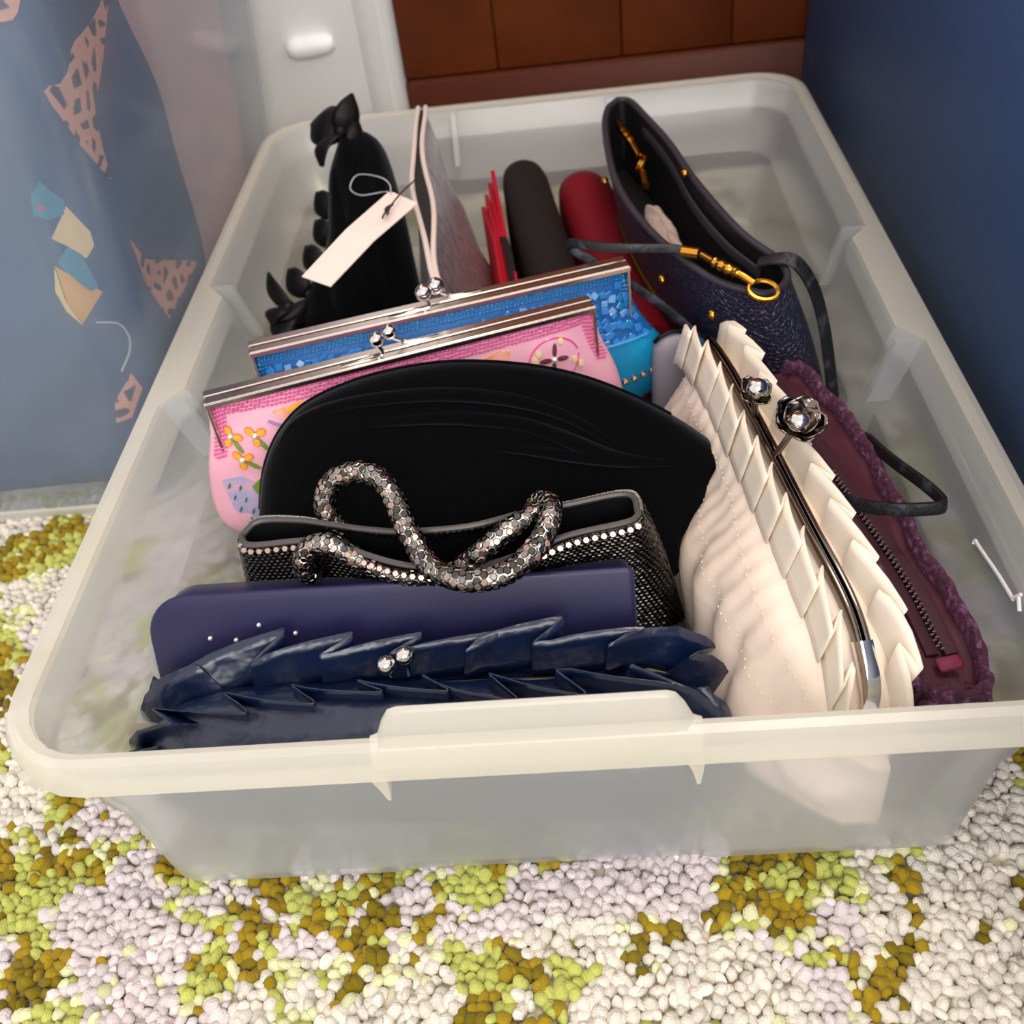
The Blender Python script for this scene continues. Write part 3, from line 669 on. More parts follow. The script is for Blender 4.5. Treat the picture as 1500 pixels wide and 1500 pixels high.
def bead_rows(t, S, nm, m, rows, br, step, hw, hgt, smax=.97):
    pos = []
    for r in range(rows):
        q = (.0015+r*br*1.75)/hgt
        lim = 1-(.003+r*br*1.75)/hw
        for s in np.arange(-lim, lim, step/hw): pos.append(S(s, q+.004*rng.normal()*.3, br*.4))
        for e in (-1, 1):
            for q2 in np.arange(q, .034/hgt, step/hgt): pos.append(S(e*lim, q2, br*.4))
    bm = bmesh.new(); bmesh.ops.create_icosphere(bm, subdivisions=1, radius=1); bv = np.array([x.co[:] for x in bm.verts]); bf = [[x.index for x in f.verts] for f in bm.faces]; bm.free()
    V = np.concatenate([p+bv*br*np.array([1.25, .9, .9]) for p in pos]); F = [[a+i*len(bv) for a in f] for i in range(len(pos)) for f in bf]
    obj(nm, V, F, m, t, sharp=0, kind='stuff')

PK = .122
t, S, mid, u, v, w, hw = purse('pink_purse', 'pink embroidered purse with silver frame and ball clasp behind the velvet clutch', (-.1835, .2215, .149), (.0415, .2885, .149), PK, .06,
    [1.0, 1.02, 1.05, 1.09, 1.12, 1.14, 1.15, 1.13, 1.04, .86, .5], [.005, .010, .014, .017, .019, .020, .0205, .020, .017, .011, .002], 'pink_satin', 0, 0, .0046, -.014)
bead_rows(t, S, 'bead_rows', 'pink_bead', 4, .00105, .0025, hw, PK)
bead_rows(t, S, 'pale_bead_row', 'pink_bead_light', 1, .00085, .0031, hw, PK)
def uvS(a, b, off=0.0):
    """motif coordinates in metres on the purse face: a across from the middle, b down from the frame"""
    q = b/PK; s = a/(hw*smooth_interp(min(max(q, 0), 1), [1.0, 1.02, 1.05, 1.09, 1.12, 1.14, 1.15, 1.13, 1.04, .86, .5])); return S(s, q, off)
def ell(a, b, ra, rb, ang=0, n=12):
    c, s = math.cos(ang), math.sin(ang); return [(a+ra*math.cos(x)*c-rb*math.sin(x)*s, b+ra*math.cos(x)*s+rb*math.sin(x)*c) for x in np.linspace(0, 2*math.pi, n, endpoint=False)]
def flower(a, b, sc, rot, leaf):
    f = patch(ell(a, b, .0020*sc, .0020*sc), 'green_thread', 'embroidered_flower', t, uvS, .0006)
    for k in range(3):
        an = rot+k*2*math.pi/3.2
        x, y = a+.0034*sc*math.cos(an), b+.0034*sc*math.sin(an)
        patch(ell(x, y, .0027*sc, .0021*sc, an), 'orange_rim', 'petal_edge', f, uvS, .0006)
        patch(ell(x, y, .0021*sc, .0015*sc, an), 'orange_thread', 'petal', f, uvS, .0012)
    x, y = a+.0062*sc*math.cos(leaf), b+.0062*sc*math.sin(leaf)
    patch(ell(x, y, .0040*sc, .0012*sc, leaf), 'green_thread', 'leaf', f, uvS, .0009)
    obj('rhinestone', *ball(uvS(a, b, .0010), .0017*sc, 10, 7), 'rhinestone', f)
flower(-.1105, .021, 1.15, -1.7, 1.2); flower(-.0965, .0225, 1.15, -2.3, 1.15); flower(-.108, .036, 1.15, -2.2, .75)
patch([(-.083, .011), (-.06, .0085), (-.045, .009), (-.045, .014), (-.055, .0185), (-.075, .020)], 'peach_thread', 'paisley', t, uvS, .0007)
patch(ell(-.068, .0115, .007, .0022, -.05), 'orange_thread', 'paisley_heart', t, uvS, .0012)
obj('purple_edging', *tube(cat([uvS(-.087, .0155, .0006), uvS(-.080, .0195, .0006), uvS(-.070, .0212, .0006), uvS(-.055, .0195, .0006), uvS(-.045, .0145, .0006)], 20), .0009, 6), 'purple_thread', t)
patch([(-.124, .048), (-.112, .047), (-.104, .054), (-.094, .068), (-.080, .070), (-.080, .088), (-.095, .094), (-.110, .088), (-.123, .070)], 'lilac_thread', 'lilac_patch', t, uvS, .0006)
for a, b in tuple((p-.007, q*1.06) for p, q in ((-.114, .050), (-.108, .052), (-.113, .058), (-.107, .060), (-.112, .066), (-.105, .068), (-.099, .066), (-.108, .074), (-.101, .075), (-.095, .072), (-.097, .080), (-.090, .077), (-.088, .070), (-.083, .074), (-.084, .081))):
    patch(ell(a, b, .0022, .0006, -1.1, 8), 'dark_green_thread', 'stitch', t, uvS, .0011)
pd = patch([(-.108, .055), (-.098, .048), (-.082, .047), (-.082, .059), (-.096, .064), (-.105, .063)], 'green_thread', 'leafy_pod', t, uvS, .0011)
for a, b in ((-.102, .0575), (-.0955, .0558), (-.088, .054)): patch(ell(a, b, .0032, .0015, 1.1, 8), 'red_thread', 'berry', pd, uvS, .0017)
flower(-.100, .106, 1.0, .4, -.9)
# right corner motif: sequins round a dark petalled stone
cx, cy = .088, .0225
mo = patch(ell(cx, cy+.001, .0165, .0135), 'pink_satin', 'quilted_disc', t, uvS, .0008)
obj('disc_edging', *tube(np.array([uvS(a, b, .0008) for a, b in ell(cx, cy+.001, .0165, .0135, 0, 30)]), .0006, 5), 'pink_bead', mo)
for an in (-1.35, .15, 1.75, 3.25):
    patch(ell(cx+.0055*math.cos(an), cy+.0055*math.sin(an), .0042, .0015, an), 'brown_sequin', 'petal', mo, uvS, .0014)
obj('rhinestone', *ball(uvS(cx, cy, .0016), .0022, 10, 7), 'rhinestone', mo)
for a, b in ((.094, .0125), (.079, .0165), (.076, .0195), (.0745, .0225), (.0755, .0255), (.079, .029), (.1015, .0265), (.105, .0305)):
    patch(ell(a, b, .0019, .0019, 0, 10), 'gold_sequin', 'sequin', mo, uvS, .0017)
patch([(.028, .019), (.040, .013), (.056, .009), (.062, .011), (.058, .020), (.046, .025), (.034, .025)], 'peach_thread', 'paisley', t, uvS, .0007)
patch(ell(.058, .030, .004, .002, .2), 'orange_thread', 'paisley_heart', t, uvS, .0010)
for a, b in ((.012, .019), (.020, .022), (.004, .023)): patch(ell(a, b, .002, .002, 0, 10), 'gold_sequin', 'sequin', t, uvS, .0012)

BK = .115
BW = [1.0, 1.01, 1.03, 1.07, 1.13, 1.20, 1.26, 1.26, 1.17, .95, .6]; BT = [.005, .010, .013, .016, .018, .019, .0195, .019, .016, .011, .002]
t, S, mid, u, v, w, hw = purse('blue_purse', 'turquoise beaded purse with silver frame and larger ball clasp behind the pink purse', (-.1665, .2695, .150), (.0655, .3305, .150), BK, .05, BW, BT, 'blue_cloth', 0, 0, .0054, -.010)
bead_rows(t, S, 'bead_rows', 'blue_bead', 3, .00105, .0025, hw, BK)
bead_rows(t, S, 'pale_bead_row', 'teal_bead', 1, .0009, .0032, hw, BK)
def uvB(a, b, off=0.0):
    q = b/BK; s = a/(hw*smooth_interp(min(max(q, 0), 1), BW)); return S(s, q, off)
tm = [shared_mesh('tile', obox((0, 0, .0006), (.0023, 0, 0), (0, .0023, 0), (0, 0, .0007), .0004), m) for m in ('blue_tile', 'blue_tile_pale', 'blue_bead')]
tiles = []
for a in np.arange(-.112, .134, .0056):
    for b in np.arange(.0115, .046, .0056):
        if b > .024 and a < .09: continue
        if -.045 < a < .005 and b < .016: continue
        aa = a+rng.normal()*.0010; bb = b+rng.normal()*.0010
        if abs(aa) > hw*smooth_interp(bb/BK, BW)*.965: continue
        p = uvB(aa, bb, .0004); ex = uvB(aa+.001, bb, .0004)-p; ey = uvB(aa, bb+.001, .0004)-p; nn = np.cross(ey, ex)
        if nn@w < 0: nn = -nn
        rot = rng.normal()*.5; ex = nrm(ex)*math.cos(rot)+nrm(ey)*math.sin(rot)
        place('tile', tm[0 if rng.random() < .55 else (1 if rng.random() < .5 else 2)], t, p, ex, nrm(nn)+rng.normal(size=3)*.12, .9+.25*rng.random())
# cyan satin skirt below the tiles, rhinestone chain
R = []
for q in np.linspace(.40, .99, 14):
    ss = np.cos(np.linspace(math.pi, 0, 30)); R.append([S(s, q, .0012) for s in ss]+[S(s, q, .0012, -1) for s in ss[::-1][1:-1]])
R = np.array(R); obj('satin_skirt', *loft(R, False, True), 'cyan_satin', t)
obj('skirt_beading', *tube(np.array([S(s, .40, .0016) for s in np.linspace(-.97, .97, 60)]), .0009, 6), 'teal_bead', t)
sm = shared_mesh('crystal', ball((0, 0, 0), .0024, 8, 5), 'rose_stone'); cmesh = shared_mesh('crystal_cup', ball((0, 0, -.0004), .0027, 8, 4, (1, 1, .6)), 'gunmetal')
for s in np.linspace(.42, .99, 14):
    p = S(s, .60+.04*math.sin((s-.4)*5), .0022)
    k = place('crystal', sm, t, p, u, w); c2 = place('crystal_cup', cmesh, t, p, u, w)

# ------------------------------------------------------------------ bags of the back row
t = thing('bow_bag', 'black velvet bag trimmed with satin bows in the far left of the bin', 'handbag', (-.14, .48, .006))
u = np.array([0.995, 0.0995, 0.0]); v = np.array([-0.0835, 0.8353, 0.5434]); w = np.array([0.0541, -0.5407, 0.8394]); O = np.array([-.14, .48, .100])
BO = [(0.0026, 0.1072), (0.0216, 0.1027), (0.0347, 0.0847), (0.042, 0.0411), (0.046, -0.0035), (0.048, -0.0628), (0.0273, -0.0804), (-0.0154, -0.0835), (-0.0521, -0.0845), (-0.0671, -0.0754), (-0.066, -0.0613), (-0.049, -0.0468), (-0.0334, -0.02), (-0.0203, 0.0076), (-0.0157, 0.0401), (-0.0119, 0.0704)]
def bfold(x, y, k, sg):
    return (.0036*abs(math.sin((x*.9+.08*y)*150))+.0022*math.sin(x*90-y*40))*min(1, k*2.5) if sg > 0 else 0
obj('body', *pillow(BO, O, u, v, w, .020, .030, ((-.01, -.055), (.012, .075)), n=120, rings=22, disp=bfold), 'black_velvet', t)
def petal3(c, tip, width, bend, m='black_satin', nm='bow_loop', par=None):
    width = width*1.45
    """ribbon leaf from c to tip, curved by bend"""
    c, tip, bend = np.array(c, float), np.array(tip, float), np.array(bend, float); d = tip-c; sd = nrm(np.cross(d, bend+np.array([0, 0, 1e-4]))); G = []
    for k in np.linspace(0, 1, 10):
        wd = width*(math.sin(math.pi*min(1, .12+.88*k**.8))**.8 if k < .98 else .08); mid_ = c+d*k+bend*math.sin(math.pi*k)
        G.append([mid_+sd*wd*s+nrm(bend)*(-.25*width*s*s) for s in np.linspace(-1, 1, 7)])
    return obj(nm, *grid(np.array(G)), m, par if par is not None else t, sharp=0, solid=.0010)
def bow(c, loops):
    k = obj('bow', *ball(c, .0055, 12, 8, (1, 1.1, .9)), 'black_satin', t)
    for tip, wd, bd in loops: petal3(c, tip, wd, bd, par=k)
bow((-.146, .556, .168), [((-.134, .578, .188), .0075, (.003, -.006, .002)), ((-.176, .588, .164), .012, (-.002, -.006, .007)), ((-.163, .532, .152), .010, (-.007, -.004, .005)), ((-.128, .552, .160), .009, (.002, -.004, .006))])
bow((-.179, .402, .104), [((-.196, .432, .117), .0045, (-.004, -.002, .004)), ((-.190, .388, .098), .009, (-.005, -.003, .006)), ((-.168, .388, .100), .009, (.002, -.005, .006)), ((-.181, .374, .088), .008, (-.002, -.005, .004))])
for c in ((-.166, .512, .128), (-.166, .488, .116), (-.172, .462, .108), (-.182, .436, .104)):
    petal3((c[0]+.012, c[1]-.008, c[2]-.004), (c[0]-.003, c[1]+.012, c[2]+.006), .007, (-.004, -.003, .004), 'black_satin', 'ribbon_end')
# price tag lying over the bow bag
t = thing('price_tag', 'long blank off-white swing tag with dark thread lying on the black bow bag', 'tag', (-.11, .385, .15))
A, B, Cc, D = (np.array(p) for p in ((-.1475, .352, .1545), (-.0935, .4335, .170), (-.072, .410, .170), (-.126, .3355, .1545)))
nz = nrm(np.cross(B-A, D-A)); nz = nz if nz[2] > 0 else -nz
B1 = B+(A-B)*.02; B2 = B+(Cc-B)*.12
poly = [A, A+(B-A)*.5, B1, B2, Cc, Cc+(D-Cc)*.5, D]
bendk = [0, .0025, 0, 0, 0, .0025, 0]
poly = [p+nz*b for p, b in zip(poly, bendk)]
obj('card', *loft([[p-nz*.0004 for p in poly], [p+nz*.0004 for p in poly]]), 'tag_card', t, smooth=False)
obj('thread', *merge(tube(cat([(-.091, .392, .1725), (-.0885, .404, .174), (-.083, .420, .1745), (-.081, .450, .166), (-.0795, .478, .158)], 20), .0006, 6), tube(cat([(-.0905, .394, .1725), (-.0925, .399, .1735), (-.088, .405, .1735)], 8), .0009, 6), tube(cat([(-.089, .403, .1735), (-.093, .394, .1725), (-.094, .389, .172)], 8), .0007, 6)), 'tag_thread', t)
obj('loop', *tube(cat([(-.092, .426, .1712), (-.094, .440, .172), (-.103, .456, .171), (-.124, .482, .163), (-.130, .474, .157), (-.120, .458, .158), (-.102, .444, .165), (-.095, .432, .1705)], 40), .0005, 6), 'clear_thread', t)

# silver pouch with pale piping
t = thing('silver_pouch', 'silver grey metallic pouch with pale piped open edge beside the bow bag', 'pouch', (-.06, .48, .006))
ax = curve_fn([(-.086, .614, .157), (-.0855, .56, .156), (-.080, .50, .153), (-.0725, .44, .151), (-.064, .375, .146), (-.056, .338, .141)])
def sring(k, gap):
    p = ax(k); e = math.sin(math.pi*min(max(k*.88+.07, 0), 1))**.6; R = []
    for h in np.linspace(0, 1, 11):      # left side down
        R.append((p[0]-gap-.018*e*h**1.2, p[1]-.02*h*(k > .9)+.0, p[2]-(p[2]-.012)*h))
    for h in np.linspace(1, 0, 11):
        R.append((p[0]+gap+(.052*e+.004)*h**.85-.010*math.sin(math.pi*h)*k*.3+.0018*math.sin(k*22+h*9)*math.sin(math.pi*h), p[1], p[2]-(p[2]-.012)*h))
    return R
GP = lambda k: .0012+.0036*math.sin(math.pi*min(1, k*1.02))**1.0
SR = np.array([sring(k, GP(k)) for k in np.linspace(0, 1, 30)])
vv, FF = grid(SR); n = SR.shape[1]; m_ = SR.shape[0]
FF.append(tuple(range(n-1, -1, -1))); FF.append(tuple((m_-1)*n+j for j in range(n)))
obj('body', vv, FF, 'silver_cloth', t, sharp=60)
kk = np.linspace(0, 1, 40)
obj('lining', *loft([[ax(k)+np.array([-GP(k), 0, -.001]), ax(k)+np.array([GP(k), 0, -.001]), ax(k)+np.array([0, 0, -.02])] for k in kk]), 'black_lining', t)
for sg in (-1, 1):
    obj('piping', *tube(cat([ax(k)+np.array([sg*(GP(k)+.0006)+.0016*math.sin(k*11+sg), 0, .0008]) for k in kk], 60), .0021, 8), 'white_piping', t)

# dark brown clutch with red pleated gusset
t = thing('brown_clutch', 'dark brown fabric clutch showing red pleated gusset between silver and red bags', 'clutch bag', (.0, .5, .006))
def stadium(c0, c1, hw0, hw1, z0, top0, top1, n=20, rr=.9):
    R = []
    for k in np.linspace(0, 1, n):
        e = (1-(max(0, .10-k)/.10)**2)**.5 if k < .10 else 1; c = np.array(c0)*(1-k)+np.array(c1)*k; hw = (hw0*(1-k)+hw1*k)*(.25+.75*e); top = (top0*(1-k)+top1*k)-(1-e)*.012
        r = [(c[0]+hw*1.0, c[1], z0), (c[0]+hw, c[1], (z0+top-hw)/2)]
        for a in np.linspace(0, math.pi, 13): r.append((c[0]+hw*math.cos(a), c[1], top-hw*rr+hw*rr*math.sin(a)))
        r += [(c[0]-hw, c[1], (z0+top-hw)/2), (c[0]-hw, c[1], z0)]; R.append(r)
    return R
obj('body', *loft(stadium((-.008, .612), (.022, .375), .0195, .020, .012, .112, .106)), 'brown_fabric', t)
def leaf(pts, thick, m, nm, off=(.0, 0, 0)):
    P = np.array(pts, float)+np.array(off); d = np.array([thick, 0, 0]); return obj(nm, *loft([P-d, P+d]), m, t, smooth=False)
for k in range(4):
    o = -.0045*k; leaf([(-.0335+o*.8, .612-.006*k, .098-.008*k), (-.020+o*.6, .48, .100), (-.012+o*.6, .40, .098), (-.010+o, .385, .02), (-.032+o*.4, .60-.006*k, .02)], .0017, 'red_fabric', 'gusset_fold')
leaf([(-.0205, .535, .02), (-.0205, .526, .080), (-.0195, .512, .102), (-.0165, .495, .108), (-.0125, .470, .109), (-.006, .40, .106), (-.004, .39, .02)], .0022, 'brown_fabric', 'side_flap', (-.003, -.03, 0))
leaf([(-.012, .440, .02), (-.0115, .437, .085), (-.010, .430, .106), (-.008, .418, .110), (-.004, .37, .104), (-.003, .365, .02)], .0009, 'red_fabric', 'inner_flap', (-.003, -.008, 0))
# red rolled clutch
t = thing('red_clutch', 'plain crimson fabric clutch with rounded end in front of the snakeskin bag', 'clutch bag', (.06, .5, .006))
obj('body', *loft(stadium((.042, .606), (.080, .365), .0235, .025, .012, .100, .085)), 'crimson_fabric', t)
obj('flap_edge', *tube(cat([(.066, .592, .085), (.073, .54, .083), (.0805, .46, .079), (.096, .40, .074)], 30), .0012, 6), 'crimson_fabric', t)

# navy snakeskin bag, open, gold hardware
t = thing('snakeskin_bag', 'navy snakeskin handbag lying open with gold clips and leather strap', 'handbag', (.13, .45, .006))
TO = [(0.077, 0.606, 0.150), (0.066, 0.585, 0.150), (0.062, 0.536, 0.15), (0.065, 0.451, 0.15), (0.082, 0.376, 0.15), (0.111, 0.318, 0.147), (0.137, 0.300, 0.143), (0.152, 0.302, 0.140), (0.164, 0.318, 0.140), (0.161, 0.336, 0.143), (0.146, 0.360, 0.147), (0.135, 0.388, 0.15), (0.121, 0.45, 0.15), (0.111, 0.511, 0.15), (0.098, 0.565, 0.15), (0.088, 0.600, 0.15)]
BO2 = [(.108, .606, .012), (.094, .588, .012), (.092, .54, .012), (.098, .46, .012), (.112, .39, .012), (.140, .335, .012), (.168, .312, .012), (.186, .306, .012), (.198, .318, .012), (.198, .345, .012), (.196, .38, .012), (.190, .42, .012), (.178, .48, .012), (.162, .53, .012), (.142, .58, .012), (.126, .602, .012)]
def closed(pts, n): return cat(list(pts)+[pts[0]], n+1)[:-1]
TC, BC = closed(TO, 80), closed(BO2, 80)
def snr(k): 
    p = TC*(1-k)+BC*k; c = p.mean(0); bul = 1+.10*math.sin(math.pi*k); q = c+(p-c)*bul; q[:, 2] = p[:, 2]; return q
obj('body', *loft([snr(k) for k in np.linspace(0, 1, 12)], False, True), 'snake_skin', t)
cm = TC.mean(0)
def inn(s, dz):
    # inset normal to the rim line
    T = np.roll(TC, -1, 0)-np.roll(TC, 1, 0); N_ = np.stack([-T[:, 1], T[:, 0], np.zeros(len(T))], 1); N_ /= np.linalg.norm(N_, axis=1)[:, None]
    sg = 1 if ((cm-TC)*N_).sum() > 0 else -1; return TC+N_*sg*s+np.array([0, 0, dz])
obj('lining', *loft([inn(.0035, .0), inn(.004, -.012), inn(.006, -.035), inn(.008, -.055)], False, True), 'black_lining', t)
obj('rim_binding', *tube(np.vstack([inn(.0014, .0006), inn(.0014, .0006)[:2]]), .0026, 8, cap=False), 'snake_rim', t)
obj('zip_tape', *tube(cat([(.095, .56, .140), (.108, .50, .140), (.118, .43, .138), (.132, .37, .138), (.148, .335, .136)], 30), .0018, 6, 2.2), 'snake_rim', t)
obj('stuffing', *pillow([(-.012, -.035), (.004, -.035), (.009, .0), (.004, .045), (-.006, .05), (-.011, .02)], (.098, .405, .122), (1, .15, 0), (-.12, .95, .1), (0, -.1, 1), .008, .004, ((0, -.02), (0, .03)), n=40, rings=8, disp=lambda x, y, k, s: .002*math.sin(x*600+y*240)), 'lining_paper', t, label='crumpled pale stuffing paper')
def clip(pts, ringc, nm):
    P = cat(pts, 30); k = obj(nm, *tube(P, [.0022+.0016*(abs(math.sin(i*.75)) if 6 < i < 20 else .15) for i in range(30)], 10), 'gold', t)
    c, r, ax1, ax2 = ringc; a = np.linspace(0, 2*math.pi, 25); obj('ring', *tube(np.array([np.array(c)+r*(math.cos(x)*np.array(ax1)+.75*math.sin(x)*np.array(ax2)) for x in a]), .0015, 7, cap=False), 'gold', k); return k
clip([(.0735, .582, .142), (.077, .562, .144), (.080, .545, .145), (.084, .528, .144), (.087, .512, .142)], ((.0875, .502, .140), .0075, (.2, 1, 0), (.6, 0, .8)), 'gold_clip')
obj('gold_cap', *tube(cat([(.088, .492, .1375), (.0885, .474, .1355)], 6), .0031, 12), 'gold', t)
clip([(.111, .328, .1565), (.118, .316, .157), (.124, .308, .157), (.131, .302, .1555), (.138, .297, .152)], ((.143, .293, .149), .0085, (1, -.2, -.15), (.2, .9, .45)), 'gold_clip')
obj('gold_cap', *tube(cat([(.100, .336, .156), (.1095, .330, .1565)], 6), .0036, 12), 'gold', t)
for p in ((.0600, .505, .128), (.0885, .352, .128), (.064, .555, .137), (.114, .300, .131), (.1145, .45, .154)):
    obj('gold_stud', *ball(p, .0028, 10, 7, (1, 1.5, 1.1)), 'gold', t)
obj('gold_edge', *tube(cat([(.0665, .49, .105), (.0735, .44, .100), (.084, .395, .095), (.098, .355, .09)], 24), .0013, 6), 'gold', t)
obj('strap', *strap(cat([(.101, .336, .156), (.090, .338, .158), (.070, .338, .160), (.049, .344, .160), (.034, .355, .158), (.029, .362, .154), (.032, .3625, .149), (.045, .358, .142), (.070, .346, .128), (.088, .334, .118), (.103, .322, .108), (.112, .315, .098)], 70), .0062, .0026, (0, .35, 1)), 'strap_leather', t)
obj('strap_end', *strap(cat([(.148, .336, .143), (.158, .330, .148), (.169, .327, .146), (.180, .322, .130), (.188, .316, .104), (.193, .305, .072), (.195, .294, .050)], 50), .0095, .003, (.5, .5, .3)), 'strap_leather', t)
obj('strap_loop', *strap(cat([(.150, .163, .106), (.156, .148, .1125), (.166, .135, .1165), (.180, .127, .1195), (.194, .1245, .1205), (.2035, .1255, .1205), (.2045, .133, .119), (.201, .147, .1165), (.196, .165, .112), (.192, .185, .106), (.190, .206, .099), (.189, .22, .09)], 80), .0075, .0032, (0, .3, 1)), 'strap_leather', t)

# ------------------------------------------------------------------ ivory and burgundy bags on the right
t = thing('grey_pouch', 'small lilac grey satin pouch peeking out behind the ivory clutch', 'pouch', (.09, .33, .006))
obj('body', *pillow([(-.014, -.07), (.012, -.07), (.013, .0), (.012, .018), (0, .022), (-.010, .018), (-.014, 0)], (.092, .322, .082), (1, .2, 0), (0, .1, 1), (.2, -1, .1), .008, .008, ((0, -.05), (0, .005)), n=50, rings=10), 'lilac_grey', t)
obj('rim', *tube(cat([(.080, .321, .100), (.084, .320, .1045), (.092, .322, .1065), (.101, .324, .104)], 20), .0014, 6), 'black_satin', t)

t = thing('ivory_clutch', 'ivory pleated satin clutch with gunmetal frame and metal flower clasp', 'clutch bag', (.125, .16, .006))
ip = [(.105, .292, .118), (.108, .28, .127), (.114, .25, .131), (.122, .203, .131), (.135, .115, .129), (.1465, .068, .117), (.150, .044, .100), (.150, .033, .080)]
F = curve_fn(ip)
def ib(k, hgt_only=False):
    """one gathered cross-section of the body at position k along the frame"""
    yk = .300-.288*k; kf = min(max((k-.02)/.96, 0), 1); p = F(kf); top = p[2]-.010; e = (1-abs(2*k-1)**7)**.5
    XL = np.interp(yk, [.01, .035, .07, .134, .20, .27, .30], [.122, .100, .087, .081, .086, .080, .090]); XR = np.interp(yk, [.01, .035, .07, .13, .2, .27, .3], [.160, .166, .168, .160, .146, .136, .122])
    zb = .006+.02*(1-e); R = []; px = p[0]; m_ = 16
    for h in np.linspace(0, 1, m_):
        prof = (1-h**2.2)**.55*(.35+.65*min(1, h/.28)**.5) if h < 1 else 0
        fold = .0075*abs(math.sin(k*24+h*5.5+.6*math.sin(k*9)))*math.sin(math.pi*min(1, h*1.15))*min(1, max(0, .80-h)/.15)+.0007*math.sin(k*150)*(h >= .62)+.0026*math.sin(k*13-h*9)
        bandz = -.0018*math.exp(-((h-.80)/.02)**2)-.0018*math.exp(-((h-.66)/.02)**2)
        R.append((px-.006-(px-.006-XL)*e*prof-(fold+bandz)*(h < .99), yk, zb+(top-zb)*h))
    for h in np.linspace(1, 0, m_):
        prof = (1-h**2.2)**.55*(.35+.65*min(1, h/.28)**.5) if h < 1 else 0
        R.append((px+.006+(XR-px-.006)*e*prof, yk, zb+(top-zb)*h))
    return R
IR = np.array([ib(k) for k in np.linspace(0, 1, 130)])
obj('body', *loft(IR), 'ivory_gather', t, sharp=0)
add = lambda dx, dy, dz: (lambda tt: F(tt)+np.array([dx, dy, dz]))
def shrink(fn, dx, dz):
    return lambda tt: F(tt)+np.array([dx, -.006*tt, dz-.006*max(0, tt-.9)*10])
obj('left_frill', *ruffle(shrink(F, -.015, -.017), shrink(F, -.006, .010), lambda tt: np.array([-1., -.1, .15]), 13, .0070, jit=.10), 'ivory_satin', t, sharp=38, solid=.0008)
obj('right_frill', *ruffle(shrink(F, .008, -.018), shrink(F, .010, .010), lambda tt: np.array([1., -.1, .10]), 11, .0085, jit=.10), 'ivory_satin', t, sharp=38, solid=.0008)
for dx in (-.0019, .0019):
    C = cat([F(k)+np.array([dx, 0, -.003]) for k in np.linspace(0, 1, 30)], 80)
    obj('frame_bar', *strap(C, .0085, .0032, (0, .25, 1)), 'gunmetal', t)
obj('inner_skirt', *loft([[F(k)+np.array([-.0125, -.004*k, -.012]), F(k)+np.array([0, 0, -.006]), F(k)+np.array([.0125, -.004*k, -.012]), F(k)+np.array([0, 0, -.02])] for k in np.linspace(0, 1, 40)]), 'ivory_satin', t)
hc = obj('frame_end', *strap(cat([F(.86), F(.92), F(.97), F(1)], 16)+np.array([0, -.003, -.002]), .011, .0085, (0, .5, 1)), 'chrome', t)
# flower clasp
fc = np.array([.137, .1625, .1485]); up = nrm((.15, -.35, .9)); e1 = nrm(np.cross(up, (0, 1, .2))); e2 = np.cross(up, e1)
fl_ = obj('flower_heart', *ball(fc+up*.0045, .0062, 16, 10, (1, 1, .9)), 'chrome', t)
def fpetal(a, r0, r1, wd, lift, curl):
    G = []
    for k in np.linspace(0, 1, 9):
        rad = r0+(r1-r0)*k; z = lift*k**1.6+curl*k**4; ww = wd*math.sin(math.pi*(.12+.80*k))**.7
        G.append([fc+(e1*math.cos(a)+e2*math.sin(a))*(rad-.25*ww*abs(s)**2)+(-e1*math.sin(a)+e2*math.cos(a))*ww*s+up*(z+.5*ww*s*s*.7) for s in np.linspace(-1, 1, 9)])
    obj('petal', *grid(np.array(G)), 'gunmetal', fl_, sharp=0, solid=.0007)
for k in range(5): fpetal(.4+k*2*math.pi/5, .002, .0138, .0090, .0070, .001)
for k in range(3): fpetal(1.0+k*2*math.pi/3, .0015, .0092, .0072, .0105, -.0018)
bc_ = np.array([.1215, .1935, .1475])
b2 = obj('clasp_ball', *ball(bc_+up*.005, .0058, 18, 12), 'chrome', t)
for k in range(4):
    fc_s = fc; fc = bc_; G = None
    fpetal_par = fl_; fl_ = b2; fpetal(.6+k*math.pi/2, .002, .0095, .0055, .0005, .003); fl_ = fpetal_par; fc = fc_s
def near(p): return min((F(k) for k in np.linspace(0, 1, 60)), key=lambda q: np.linalg.norm(q-p))
obj('stem', *tube(cat([fc, fc*.5+near(fc)*.5, near(fc)], 8), .0018, 8), 'gunmetal', fl_)
obj('stem', *tube(cat([bc_, bc_*.5+near(bc_)*.5, near(bc_)], 8), .0018, 8), 'gunmetal', b2)
st = []
for k in np.linspace(.05, .95, 60):
    for hi in (.70, .84):
        r = np.array(ib(k)); i = int(round(hi*15)); p = r[i]; st.append(ball(p+np.array([-.0004, 0, 0]), .00035, 6, 4, (1, 2.2, 1)))
obj('stitching', *merge(*st), 'ivory_satin', t, kind='stuff')

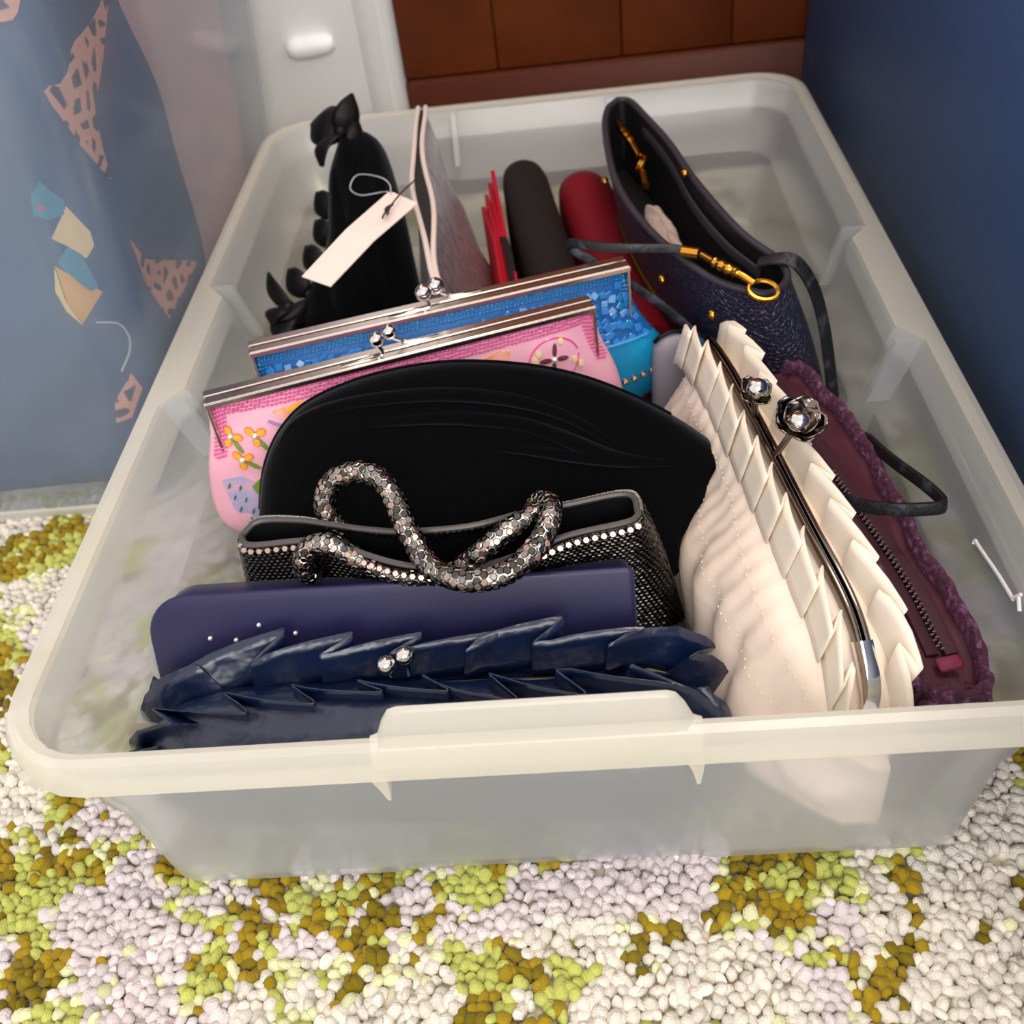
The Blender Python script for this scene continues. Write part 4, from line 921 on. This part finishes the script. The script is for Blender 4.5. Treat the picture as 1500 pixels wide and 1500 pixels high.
t = thing('burgundy_bag', 'burgundy crushed velvet bag with recessed zip against the right bin wall', 'handbag', (.18, .17, .006))
TO = [(.150, .300, .098), (.137, .297, .098), (.139, .275, .099), (.146, .235, .100), (.156, .18, .100), (.166, .125, .099), (.170, .08, .095), (.171, .050, .089), (.176, .040, .087), (.190, .036, .087), (.204, .039, .087), (.209, .052, .089), (.206, .085, .094), (.198, .125, .098), (.194, .165, .100), (.189, .21, .100), (.180, .255, .099), (.168, .286, .098)]
TC = closed(TO, 110); cm = TC.mean(0)
BC = TC.copy(); BC[:, 2] = .012; BC[:, 0] = .178+(TC[:, 0]-.176)*.62; BC[:, 1] = .165+(TC[:, 1]-.165)*.97
for i in range(110): BC[i, 0] = min(BC[i, 0], .192)
T = np.roll(TC, -1, 0)-np.roll(TC, 1, 0); N_ = np.stack([-T[:, 1], T[:, 0], np.zeros(len(T))], 1); N_ /= np.linalg.norm(N_, axis=1)[:, None]
sg = 1 if ((cm-TC)*N_).sum() > 0 else -1; N_ *= sg
ph = np.linspace(0, 2*math.pi, 110, endpoint=False)
def brg(k):
    p = TC*(1-k)+BC*k; wob = .0011*np.sin(ph*47+k*21)+.0026*np.sin(ph*13+k*5)*np.sin(math.pi*min(1, k+.15))+.0013*np.sin(ph*29-k*13); out_ = .004*math.sin(math.pi*k)
    q = p-N_*(out_+wob)[:, None]; q[:, 0] = np.minimum(q[:, 0], .2075-.016*k); return q
crim = lambda s, dz: TC+N_*(s+.0009*np.sin(ph*17))[:, None]+np.stack([0*ph, 0*ph, dz+.0016*np.sin(ph*11)+.0008*np.sin(ph*31)+.0006*np.sin(ph*53)], 1)
obj('body', *loft([crim(.0055, -.006), crim(.0045, .0), crim(.0025, .0022), crim(.0005, .001)]+[brg(k) for k in np.linspace(.05, 1, 12)], False, True), 'burgundy_velvet', t, sharp=0)
zp = curve_fn([(.1465, .280, .0935), (.1555, .235, .094), (.1705, .165, .094), (.184, .105, .0915), (.1905, .062, .086)])
obj('zip_panel', *loft([crim(.004, -.004), crim(.006, -.009), crim(.010, -.0085)], False, True), 'burgundy_cloth', t, sharp=0)
for sgn in (-1, 1):
    obj('zip_tape', *strap(np.array([zp(k)+np.array([sgn*.0045, 0, -.0012]) for k in np.linspace(0, 1, 40)]), .0065, .0020, (1, .2, .12*sgn)), 'zip_tape', t)
zt = []
for i, k in enumerate(np.linspace(.42, .99, 80)):
    p = zp(k)+np.array([.0008*(1 if i % 2 else -1), 0, .0003]); zt.append(obox(p, (.0010, .0002, 0), (0, .0005, 0), (0, 0, .0008), .0002))
obj('zip_teeth', *merge(*zt), 'zip_teeth', t, smooth=False, kind='stuff')
obj('zip_cover', *tube(np.array([zp(k)+np.array([0, 0, -.0004]) for k in np.linspace(0, .43, 24)]), .0013, 7), 'zip_tape', t)
obj('zip_end_tab', *obox((.1915, .0555, .0865), (.0058, .0012, 0), (-.0008, .0032, .001), (0, 0, .0013), .0010), 'magenta_cloth', t)
# folded near end of the velvet
obj('end_fold', *pillow([(-.0155, -.02), (.0155, -.02), (.017, .0), (.015, .0115), (0, .0125), (-.0155, .0095), (-.0165, -.004)], (.190, .0375, .072), (1, .03, 0), (0, .12, 1), (0, -1, .15), .0055, .003, ((-.006, -.006), (.006, -.006)), n=60, rings=12, disp=lambda x, y, k, s: .0010*math.sin(y*420+x*150)*min(1, k*2)), 'burgundy_velvet', t)
